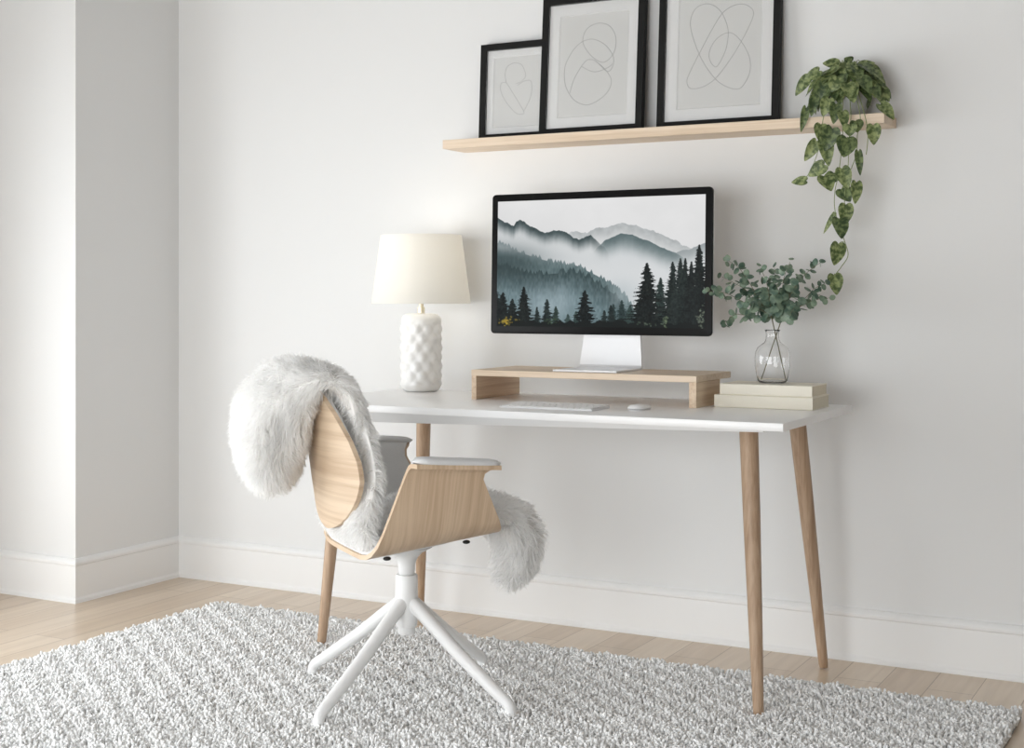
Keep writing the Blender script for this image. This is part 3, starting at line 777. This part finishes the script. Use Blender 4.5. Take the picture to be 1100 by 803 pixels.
A3 = [([(330, 130), (360, 50), (430, 22), (500, 60), (545, 160), (540, 260), (510, 340), (475, 385), (440, 340), (445, 280), (490, 215), (560, 188), (620, 235), (670, 330), (670, 420), (630, 495), (590, 512), (530, 495), (470, 450), (400, 350), (350, 230)], 680, 0, 5.355, True, .0008),
      ([(310, 470), (330, 508), (400, 500), (475, 450), (560, 340), (630, 225), (685, 110), (690, 60), (650, 28), (590, 28), (520, 70), (460, 160), (380, 310), (325, 420)], 680, 0, 5.355, True, .0008)]
picture('smallest black framed line drawing, at the left end of the shelf', -2.258, -1.992, 3.9565, .318, .017, .0205, .021, A1)
picture('middle black framed drawing of overlapping loops, overlapping the small frame', -2.020, -1.668, 3.924, .440, .034, .021, .034, A2)
picture('largest black framed drawing of crossed loops, nearest the trailing plant', -1.624, -1.2416, 3.938, .490, .034, .021, .037, A3)

# ------------------------------------------------------------------ trailing pothos
PX, PY = -1.028, 3.922
plant = thing('potted_pothos', 'trailing pothos in a grey pot on the right end of the wall shelf', 'plant', (PX, PY, SZ1))
bm = bmesh.new(); lathe(bm, [(.036, SZ1 + .0005), (.042, SZ1 + .002), (.050, SZ1 + .045), (.056, SZ1 + .092), (.058, SZ1 + .100), (.054, SZ1 + .100), (.052, SZ1 + .09), (.045, SZ1 + .08)], PX, PY, 40)
autosmooth(obj('pot', bm, M['pot'], plant))
bm = bmesh.new(); lathe(bm, [(.010, SZ1 + .093), (.030, SZ1 + .092), (.0515, SZ1 + .087), (.0500, SZ1 + .082)], PX, PY, 24); obj('soil', bm, M['soil'], plant)
OUTL = [(0, 0), (.22, -.085), (.50, -.12), (.78, -.05), (.96, .10), (1.0, .27), (.90, .46), (.70, .65), (.44, .82), (.18, .95), (0, 1.0)]
def heart(bm, base, tip, width, facing, fold=.18, droop=.12):
    ax = tip - base; ln = ax.length; ax.normalize()
    nm = (facing - ax * facing.dot(ax)).normalized(); sd = nm.cross(ax)
    n = len(OUTL)
    def pt(x, y):
        yy = max(y, 0)
        return base + sd * (x * width / 2) + ax * (y * ln) + nm * (abs(x) * width * fold * .5 - ln * droop * yy * yy - .02 * ln * math.sin(yy * 9) * abs(x))
    mid = [bm.verts.new(pt(0, k / (n - 1))) for k in range(n)]
    for s in (-1, 1):
        half = [mid[0]] + [bm.verts.new(pt(s * x * .55, y * .55 + .45 * k / (n - 1))) for k, (x, y) in list(enumerate(OUTL))[1:-1]] + [mid[-1]]
        edge = [mid[0]] + [bm.verts.new(pt(s * x, y)) for x, y in OUTL[1:-1]] + [mid[-1]]
        for A, B in ((mid, half), (half, edge)):
            for k in range(n - 1):
                f = []
                for v in (A[k], A[k + 1], B[k + 1], B[k]):
                    if v not in f: f.append(v)
                if len(f) > 2: bm.faces.new(f if s > 0 else f[::-1])
rp_ = random.Random(21)
mpx = .00264
# crown leaves: a dome of arching leaves round the pot
cr = bmesh.new(); cd = bmesh.new(); stm = bmesh.new()
ctr = Vector((PX, PY - .01, SZ1 + .095))
for k in range(105):
    az = rp_.uniform(0, 2 * math.pi); el = rp_.uniform(-.5, 1.25)
    d = Vector((math.cos(az) * math.cos(el), math.sin(az) * math.cos(el) * .75, math.sin(el)))
    if d.y > .45: d.y *= .3
    R = rp_.uniform(.060, .098)
    b = ctr + Vector((d.x * R * .98, d.y * R * .8, d.z * R * .62))
    ln = rp_.uniform(.044, .066)
    tdir = (Vector((d.x, d.y, 0)) * .7 + Vector((rp_.uniform(-.35, .35), rp_.uniform(-.3, .1), -.75 + .55 * d.z))).normalized()
    tip = b + tdir * ln
    if tip.y > WY - .015: tip.y = WY - .015
    if b.y > WY - .02: b.y = WY - .02
    heart(cr if rp_.random() < .6 else cd, b, tip, ln * rp_.uniform(.62, .82), d + Vector((0, -.4, .35)), .2, .2)
    tube(stm, spline([ctr + Vector((d.x * .02, d.y * .02, -.012)), ctr + Vector((d.x * R * .6, d.y * R * .5, d.z * R * .5 + .02)), b], 4), .0011, 5)
for (bu, bv, tu, tv, w, y) in ((943, 93.6, 956, 106.7, 13, 3.90), (946, 112, 961, 125.8, 13, 3.87), (936, 72, 948, 86.6, 11, 3.91), (868, 83, 854, 102, 11, 3.90), (866, 116, 861, 141, 8, 3.84), (880, 76, 862, 88, 11, 3.9),
                            (912, 68, 908, 62, 14, 3.90), (922, 74, 938, 66, 13, 3.92), (900, 70, 884, 66, 13, 3.91), (900, 84, 893, 98, 15, 3.84), (884, 90, 876, 110, 14, 3.85), (910, 90, 914, 104, 15, 3.83), (926, 84, 936, 98, 14, 3.85), (890, 106, 884, 124, 13, 3.83), (898, 112, 896, 132, 12, 3.82), (875, 104, 872, 124, 10, 3.84), (905, 120, 908, 136, 11, 3.82)):
    heart(cr if w % 2 else cd, on_y(bu, bv, y), on_y(tu, tv, y - .012), w * mpx * 1.15, CAMD + Vector((0, 0, .5)), .25, .2)
obj('foliage', cr, M['pothos'], plant, smooth=True)
obj('foliage', cd, M['pothos_dark'], plant, smooth=True, label='deeper green leaves')
obj('stalks', stm, M['vine'], plant, smooth=True)
def vine(pts, leaves):
    bm = bmesh.new()
    P = [Vector((PX + (pts[0][0] - 912) * .0014, PY - .03, SZ1 + .097))] + [on_y(u, v, y) for u, v, y in pts]
    S = spline(P, 8)
    tube(bm, S, .0012, 6)
    v_ = obj('vine', bm, M['vine'], plant, smooth=True)
    for (bu, bv, tu, tv, w, y, dark) in leaves:
        lb = bmesh.new(); b = on_y(bu, bv, y); tp = on_y(tu, tv, y - .006 + rp_.uniform(-.012, .012))
        q = min(S, key=lambda s: (s - b).length + (0.05 if s.z < b.z - .005 else 0))
        heart(lb, b, tp, w * mpx * 1.12, CAMD + Vector((rp_.uniform(-.3, .3), 0, rp_.uniform(.0, .4))), .22, .12)
        obj('leaf', lb, M['pothos_dark' if dark else 'pothos'], v_, smooth=True)
        sb = bmesh.new(); tube(sb, spline([q, q.lerp(b, .5) + Vector((0, -.003, .004)), b], 4), .0009, 5)
        obj('petiole', sb, M['vine'], v_, smooth=True)
Y = 3.832
vine([(905, 122, 3.835), (905, 150, Y), (901, 185, Y), (897, 205, Y), (896.5, 222, Y), (900, 238, Y), (907, 258, Y), (911, 274, Y), (904, 286, Y), (897, 295, Y)],
     [(901, 235, 905.4, 255.5, 17, Y - .01, True), (900.7, 262, 897, 285, 16, Y, False), (896.3, 295.5, 899.4, 316, 15, Y, False), (896, 230, 884.3, 251, 5, Y, False), (885, 189, 893.5, 204, 17, Y, False), (896, 186, 893, 197, 14, Y + .012, True)])
vine([(914, 122, 3.835), (912, 150, Y - .01), (911, 180, Y - .01), (908, 205, Y - .01), (907, 220, Y - .01)],
     [(909.7, 148, 907, 168.5, 21, Y - .022, True), (904.5, 181, 911, 202.7, 15, Y - .015, False), (904, 203, 913.5, 215.8, 15, Y - .005, True), (908.5, 220, 908, 242, 15, Y, False), (913, 134, 913, 146, 14, Y - .02, False)])
vine([(885, 124, 3.835), (882, 145, Y), (877, 168, Y), (868, 188, Y)],
     [(877, 152, 864.4, 173, 12, Y - .01, False), (886, 148, 890.6, 178, 15, Y, False), (894, 138, 886, 162, 18, Y - .02, True), (885.5, 177, 868, 189, 14, Y, False), (866, 194, 849.5, 195, 10, Y, False), (882, 134, 880, 150, 14, Y - .01, False)])
vine([(924, 124, 3.835), (921, 145, Y), (920, 165, Y), (914, 182, Y), (909, 196, Y)],
     [(919, 130, 921.5, 142, 14, Y - .01, True), (922, 163, 924.5, 188, 8, Y, True), (920, 196, 919.4, 218.6, 12, Y, False)])
vine([(929, 124, 3.835), (932, 140, Y), (932, 153, Y), (930.5, 166, Y)], [(938, 134.6, 939.2, 155.5, 14, Y - .01, False)])

# ------------------------------------------------------------------ swivel chair
CHX, CHY = -1.949, 3.04
chair = thing('swivel_armchair', 'oak veneer armchair on a white four legged swivel base at the desk', 'chair', (CHX, CHY, 0), math.radians(53.33))
# local frame: x forward, y left, z up.  near side of the photo is y < 0
def z0(f): return .402 + .128 * (f + .16)
prof_r = []      # half profile: (half width, height above z0, flange flag), from the middle outwards
HT = .225
half = [(0, 0, 0), (.06, 0, 0), (.12, .001, 0), (.16, .006, 0), (.19, .017, 0), (.215, .037, 0), (.232, .065, 0), (.243, .10, 0), (.254, .14, 0), (.264, .18, 0), (.270, .205, 0), (.275, .219, .3), (.283, .228, .7), (.293, .232, 1), (.312, .234, 1), (.334, .235, 1)]
full = [(-h, z, fl, k) for k, (h, z, fl) in enumerate(half)][::-1] + [(h, z, fl, k) for k, (h, z, fl) in enumerate(half)][1:]
def frange(hz, fl):
    t = min(1, hz / .225)
    fr = .187 * (1 - t) + .090 * t; rr = -.168 * (1 - t) + -.100 * t
    fr = fr + fl * (.118 - fr); 
    return rr, fr
def shell_grid(off=0, inset=0, nf=14, top=1.0):
    g = []
    for i, (y, hz, fl, k) in enumerate(full):
        if hz > top: continue
        rr, fr = frange(hz, fl); rr += inset; fr -= inset
        a = full[max(0, i - 1)]; b = full[min(len(full) - 1, i + 1)]
        ty, tz = b[0] - a[0], b[1] - a[1]; l = math.hypot(ty, tz); ny, nz = -tz / l, ty / l
        row = []
        for j in range(nf + 1):
            f = rr + (fr - rr) * j / nf
            if fl > .9:
                e = (hz - .232) / .003
                pass
            base = z0(f) * 1.0 + hz * (1 if fl < .5 else 1) - (.10 * (f + .10) * min(1, hz / .2) if hz > 0 else 0) * 1.9
            row.append((f, y + ny * off, base + nz * off))
        g.append(row)
    return g
def grid_solid(bm, ga, gb):
    A = [[bm.verts.new(p) for p in r] for r in ga]; B = [[bm.verts.new(p) for p in r] for r in gb]
    n, m_ = len(A), len(A[0])
    for i in range(n - 1):
        for j in range(m_ - 1):
            bm.faces.new((A[i][j], A[i][j + 1], A[i + 1][j + 1], A[i + 1][j])); bm.faces.new((B[i][j], B[i + 1][j], B[i + 1][j + 1], B[i][j + 1]))
    for i in range(n - 1):
        bm.faces.new((A[i][0], A[i + 1][0], B[i + 1][0], B[i][0])); bm.faces.new((A[i][-1], B[i][-1], B[i + 1][-1], A[i + 1][-1]))
    for j in range(m_ - 1):
        bm.faces.new((A[0][j], B[0][j], B[0][j + 1], A[0][j + 1])); bm.faces.new((A[-1][j], A[-1][j + 1], B[-1][j + 1], B[-1][j]))
def chair_part(name, bm, mat, parent=None, **kw):
    return obj(name, bm, mat, parent or chair, local=True, **kw)
bm = bmesh.new(); grid_solid(bm, shell_grid(0), shell_grid(.011))
autosmooth(chair_part('seat_shell', bm, M['veneer_z'], label='bent oak plywood seat with upswept arms'), 40)
bm = bmesh.new(); grid_solid(bm, shell_grid(.0113, .006, top=.233), shell_grid(.024, .012, top=.233))
autosmooth(chair_part('upholstery', bm, M['grey_fabric'], label='light grey fabric lining of the seat'), 50)
for sg in (-1, 1):      # padded armrests on the flared tops
    bm = bmesh.new(); rows = []
    for j in range(15):
        q = j / 14; f = -.098 + (.130 + .098) * q
        e = math.sqrt(max(0, 1 - abs(2 * q - 1) ** 8)) * .85 + .15
        zb = z0(f) + .235 - .10 * (f + .10) * 1.9 + .0075
        ring = []
        for k in range(20):
            t = 2 * math.pi * k / 20
            y = math.copysign(abs(math.cos(t)) ** .55, math.cos(t)) * .036 * e; z = math.copysign(abs(math.sin(t)) ** .7, math.sin(t))
            ring.append(bm.verts.new((f, sg * (.300 + y), zb + (.0065 + .0065 * z * e) if z < 0 else zb + .0065 + (.0085 + .004 * (1 - q)) * z * e)))
        rows.append(ring)
    for a, b in zip(rows, rows[1:]):
        for k in range(20): bm.faces.new((a[k], a[(k + 1) % 20], b[(k + 1) % 20], b[k]))
    bm.faces.new(rows[0]); bm.faces.new(rows[-1][::-1])
    autosmooth(chair_part('armrest_pad', bm, M['grey_fabric']), 60)
# seat cushion front, carried forward of the shell
bm = bmesh.new()
pts = []
def cushion(bm):
    rows = []
    for (f, zc, hw, ht) in ((-.14, .432, .12, .004), (-.11, .438, .16, .008), (0, .455, .185, .012), (.10, .468, .175, .012), (.150, .468, .15, .010), (.165, .468, .14, .007), (.172, .468, .13, .003)):
        ring = []
        for k in range(28):
            t = 2 * math.pi * k / 28
            y = math.copysign(abs(math.cos(t)) ** .45, math.cos(t)) * hw; z = math.copysign(abs(math.sin(t)) ** .8, math.sin(t)) * ht
            ring.append(bm.verts.new((f, y, zc + z)))
        rows.append(ring)
    for a, b in zip(rows, rows[1:]):
        for k in range(28): bm.faces.new((a[k], a[(k + 1) % 28], b[(k + 1) % 28], b[k]))
    bm.faces.new(rows[0]); bm.faces.new(rows[-1][::-1])
cushion(bm); chair_part('seat_cushion', bm, M['grey_fabric'], smooth=True)
# back rest
BZ = [.466, .474, .489, .509, .530, .565, .60, .645, .70, .76, .80, .825, .838]
BW = [.012, .055, .095, .128, .154, .184, .200, .202, .180, .137, .092, .052, .012]
def back_grid(off, shrink=1.0, nr=24, nc=16):
    g = []
    for i in range(nr + 1):
        q = .5 - .5 * math.cos(math.pi * i / nr)
        z = .466 + (.838 - .466) * q
        z = .65 + (z - .65) * shrink
        hw = interp(z, BZ, BW) * shrink
        row = []
        for j in range(nc + 1):
            y = hw * (2 * j / nc - 1)
            f = -.216 - .05 * (z - .47) / .34 + 1.0 * y * y
            row.append((f + off, y, z))
        g.append(row)
    return g
bm = bmesh.new(); grid_solid(bm, back_grid(0), back_grid(.012))
autosmooth(chair_part('backrest', bm, M['veneer_y'], label='egg shaped oak veneer back panel'), 40)
bm = bmesh.new(); grid_solid(bm, back_grid(.0123, .94), back_grid(.026, .88))
autosmooth(chair_part('back_cushion', bm, M['grey_fabric']), 60)
bm = bmesh.new()
for y in (-.03, .03):
    tube(bm, [(-.176, y, .53), (-.172, y, .48), (-.155, y, .440), (-.10, y, .4285)], .007, 8)
chair_part('back_bracket', bm, M['white_metal'])
# swivel mechanism
bm = bmesh.new()
sl = .17
vs = []
for f, hw in ((-.135, .10), (-.05, .115), (.06, .115), (.115, .10)):
    vs.append([bm.verts.new((f, y, z0(f) - dz)) for y, dz in ((-hw, .0008), (hw, .0008), (hw * .92, .010), (-hw * .92, .010))])
for a, b in zip(vs, vs[1:]):
    for k in range(4): bm.faces.new((a[k], a[(k + 1) % 4], b[(k + 1) % 4], b[k]))
bm.faces.new(vs[0]); bm.faces.new(vs[-1][::-1])
chair_part('mounting_plate', bm, M['white_metal'])
bm = bmesh.new(); lathe(bm, [(.0205, .331), (.0215, .345), (.023, .36), (.029, .375), (.042, .388), (.062, .398), (.070, .403)], 0, 0, 36); chair_part('stem', bm, M['white_metal'], smooth=True)
bm = bmesh.new(); lathe(bm, [(.0200, .176), (.0225, .180), (.0225, .196), (.0275, .198), (.0290, .215), (.0300, .26), (.0290, .29), (.0285, .327), (.0270, .3305)], 0, 0, 36)
autosmooth(chair_part('hub', bm, M['white_metal']), 50)
for k in range(4):
    a = math.radians(-6.8 + 90 * k - 53.33); R = .331
    ca, sa = math.cos(a), math.sin(a)
    P = [(.012, .262), (.03, .250), (.07, .222), (.16, .156), (.25, .096), (.295, .0665), (.317, .053), (.328, .041), (.331, .027), (.331, .010)]
    bm = bmesh.new(); tube(bm, spline([(ca * r, sa * r, z) for r, z in P], 3), [.0195 - (.0195 - .0140) * min(1, i / 20) for i in range(28)], 14)
    chair_part('leg', bm, M['white_metal'], smooth=True)
for f, y, z in ((-.118, -.178, .4105), (.104, -.150, .4300)):
    bm = bmesh.new(); bmesh.ops.create_uvsphere(bm, u_segments=12, v_segments=8, radius=.0085); bmesh.ops.scale(bm, vec=(1.2, 1, .6), verts=bm.verts); bmesh.ops.translate(bm, vec=(f, y, z), verts=bm.verts)
    chair_part('bolt', bm, M['dark'], smooth=True, label='small black bolt')

# ------------------------------------------------------------------ sheepskin throw, laid over back and seat
throw = thing('sheepskin_throw', 'fluffy white sheepskin draped over the back and seat of the armchair', 'sheepskin', (CHX, CHY, 0), math.radians(53.33))
#        f     z     y     hw    ht    hair
PATH = [(-.322, .575, .105, .035, .020, .038),
        (-.330, .600, .105, .080, .040, .038),
        (-.338, .650, .105, .120, .054, .038),
        (-.340, .715, .095, .145, .060, .036),
        (-.332, .775, .080, .160, .056, .034),
        (-.304, .822, .060, .165, .046, .032),
        (-.260, .842, .040, .165, .033, .032),
        (-.212, .824, .020, .160, .024, .030),
        (-.186, .770, .010, .155, .020, .030),
        (-.168, .690, .000, .160, .020, .030),
        (-.160, .610, -.005, .180, .022, .032),
        (-.164, .535, -.020, .170, .026, .032),
        (-.160, .478, -.022, .150, .026, .028),
        (-.128, .446, -.010, .155, .018, .026),
        (-.060, .456, .000, .175, .018, .032),
        (.010, .476, .000, .190, .020, .036),
        (.100, .488, .000, .180, .020, .036),
        (.185, .490, .000, .160, .022, .038),
        (.242, .476, -.005, .140, .026, .042),
        (.288, .440, -.010, .105, .028, .044),
        (.308, .390, -.012, .078, .026, .046),
        (.302, .348, -.015, .054, .022, .046),
        (.284, .314, -.018, .032, .015, .042),
        (.268, .294, -.020, .012, .008, .034)]
def smooth_path(P, n=6):
    A = np.array(P); out = []
    for i in range(len(A) - 1):
        p0, p1, p2, p3 = A[max(i - 1, 0)], A[i], A[i + 1], A[min(i + 2, len(A) - 1)]
        for k in range(n):
            t = k / n
            out.append(.5 * (2 * p1 + (p2 - p0) * t + (2 * p0 - 5 * p1 + 4 * p2 - p3) * t ** 2 + (3 * p1 - p0 - 3 * p2 + p3) * t ** 3))
    out.append(A[-1]); return np.array(out)
SP = smooth_path(PATH); NS = len(SP); NC = 40
tan = np.gradient(SP[:, :2], axis=0); tan /= np.linalg.norm(tan, axis=1)[:, None]
# outward = left of travel is up/over: rotate the tangent so that it points away from the chair
outn = np.stack([-tan[:, 1], tan[:, 0]], 1)
grid = np.zeros((NS, NC, 3)); 
th = 2 * np.pi * np.arange(NC) / NC
for i in range(NS):
    f, z, y, hw, ht, hl = SP[i]
    cx = np.sign(np.cos(th)) * np.abs(np.cos(th)) ** .8 * hw; cz = np.sign(np.sin(th)) * np.abs(np.sin(th)) ** .8 * ht
    lump = 1 + .10 * np.sin(3 * th + i * .12) + .06 * np.sin(5 * th - i * .21)
    grid[i, :, 0] = f + outn[i, 0] * cz * lump; grid[i, :, 2] = z + outn[i, 1] * cz * lump; grid[i, :, 1] = y + cx * lump
bm = bmesh.new(); G = [[bm.verts.new(grid[i, k]) for k in range(NC)] for i in range(NS)]
for i in range(NS - 1):
    for k in range(NC): bm.faces.new((G[i][k], G[i][(k + 1) % NC], G[i + 1][(k + 1) % NC], G[i + 1][k]))
bm.faces.new(G[0]); bm.faces.new(G[-1][::-1])
hide = obj('hide', bm, M['skin'], throw, local=True, smooth=True)
def fleece(count):
    # area weighted samples on the tube surface
    a = grid[:-1]; b = grid[1:]
    e1 = b - a; e2 = np.roll(grid, -1, 1)[:-1] - a
    nr = np.cross(e2, e1); area = np.linalg.norm(nr, axis=2); nr = nr / np.maximum(area, 1e-9)[..., None]
    # make normals point outward from the tube axis
    axis = np.stack([SP[:-1, 0], SP[:-1, 2], SP[:-1, 1]], 1)[:, None, :]
    sgn = np.sign(((a - axis) * nr).sum(2)); nr = nr * np.where(sgn == 0, 1, sgn)[..., None]
    outw = np.stack([outn[:-1, 0], np.zeros(NS - 1), outn[:-1, 1]], 1)[:, None, :]
    side = (nr * outw).sum(2)                      # 1 on the wool side, -1 on the hide side
    i = np.arange(NS - 1)[:, None] / (NS - 1)
    wgt = area * np.where((side < -.75) & (i > .24) & (i < .46) | (side < -.35) & (i > .62) & (i < .78), .05, 1.0)
    p = (wgt / wgt.sum()).ravel()
    pick = rng.choice(len(p), count, p=p); ci, ck = np.divmod(pick, NC)
    u = rng.random((count, 1)); v = rng.random((count, 1))
    root = a[ci, ck] + e1[ci, ck] * u + e2[ci, ck] * v
    n = nr[ci, ck]; hl = SP[ci, 5] * rng.uniform(.7, 1.15, count)
    flow = np.stack([tan[ci, 0], np.zeros(count), tan[ci, 1]], 1)
    up_part = (ci / (NS - 1) < .27)[:, None]
    flow = np.where(up_part, -flow, flow)          # hair falls away from the top edge on both sides
    # clumped noise
    q = root * 55
    cl = np.stack([np.sin(q[:, 0] * 1.3 + 2 * np.sin(q[:, 1])), np.sin(q[:, 1] * 1.1 + 2 * np.sin(q[:, 2])), np.sin(q[:, 2] * 1.2 + 2 * np.sin(q[:, 0]))], 1)
    d0 = n + .25 * flow + .22 * cl + rng.normal(0, .22, (count, 3)); d0 /= np.linalg.norm(d0, axis=1)[:, None]
    d1 = n * .55 + .55 * flow + .35 * cl + np.array([0, 0, -.40]) + rng.normal(0, .25, (count, 3)); d1 /= np.linalg.norm(d1, axis=1)[:, None]
    P0 = root - n * .001; P1 = P0 + d0 * (hl * .4)[:, None]; P2 = P1 + (d0 * .4 + d1 * .6) * (hl * .35)[:, None]; P3 = P2 + d1 * (hl * .35)[:, None]
    # drop the strands that would run into the plywood of the back panel or of the seat
    hit = np.zeros(count, bool); hy = np.array([h[0] for h in half]); hz = np.array([h[1] for h in half])
    order = np.argsort(hy); front = (ci / (NS - 1) > .27) & (ci / (NS - 1) < .62)
    for Q in (P1, P2, P3, (P2 + P3) / 2):
        f_, y_, z_ = Q[:, 0], np.abs(Q[:, 1]), Q[:, 2]
        pf = -.216 - .05 * (z_ - .47) / .34 + y_ * y_
        hit |= front & (f_ < pf + .016) & (y_ < np.interp(z_, BZ, BW) + .004) & (z_ > .46) & (z_ < .84)
        wallz = z0(f_) + np.interp(y_, hy[order], hz[order]) + .014
        hit |= (f_ > -.172) & (f_ < .182) & (z_ < wallz) & (z_ < .66) & (ci / (NS - 1) > .27)
    ok = ~hit
    P0, P1, P2, P3, d0, d1 = (q[ok] for q in (P0, P1, P2, P3, d0, d1)); count = int(ok.sum())
    sd = np.cross(d0 + d1, rng.normal(0, 1, (count, 3))); sd /= np.linalg.norm(sd, axis=1)[:, None]
    w = .00095
    V = np.stack([P0 - sd * w, P0 + sd * w, P1 - sd * w, P1 + sd * w, P2 - sd * w * .8, P2 + sd * w * .8, P3], 1)
    tmpl = np.array([0, 1, 3, 2, 2, 3, 5, 4, 4, 5, 6]); sizes = np.array([4, 4, 3])
    idx = (tmpl[None] + (np.arange(count) * 7)[:, None]).ravel()
    return np_mesh('fleece', V.reshape(-1, 3), idx, np.tile(sizes, count))
link('fleece', fleece(105000), M['wool'], throw, local=True, kind='stuff', smooth=True)

# ------------------------------------------------------------------ light
world = bpy.data.worlds.new('sky'); scene.world = world; world.use_nodes = True
bg = world.node_tree.nodes['Background']; bg.inputs['Color'].default_value = (.945, .978, 1.0, 1); bg.inputs['Strength'].default_value = 7.1
def window_light(name, loc, rot, sx, sy, power, col):
    d = bpy.data.lights.new(name, 'AREA'); d.shape = 'RECTANGLE'; d.size = sx; d.size_y = sy; d.energy = power; d.color = col
    o = bpy.data.objects.new(name, d); C.objects.link(o); o.location = loc; o.rotation_euler = rot
    return o
p1 = window_light('window_portal', (LX - .02, (W1[0] + W1[1]) / 2, (W1[2] + W1[3]) / 2), (math.pi / 2, 0, -math.pi / 2), W1[1] - W1[0], W1[3] - W1[2], 1, (1, 1, 1))
p1.data.cycles.is_portal = True
p2 = window_light('window_portal', ((W2[0] + W2[1]) / 2, RY - .02, (W2[2] + W2[3]) / 2), (math.pi / 2, 0, 0), W2[1] - W2[0], W2[3] - W2[2], 1, (1, 1, 1))
p2.data.cycles.is_portal = True

scene.cycles.use_denoising = True
scene.cycles.max_bounces = 24; scene.cycles.diffuse_bounces = 20; scene.cycles.transparent_max_bounces = 16
scene.cycles.sample_clamp_indirect = 6
vs_ = scene.view_settings
vs_.view_transform = 'Standard'; vs_.look = 'None'; vs_.gamma = 1; vs_.use_curve_mapping = False
EXPO = 0.0
vs_.exposure = EXPO
SCREEN.inputs['Emission Strength'].default_value = 1.0 / 2 ** EXPO
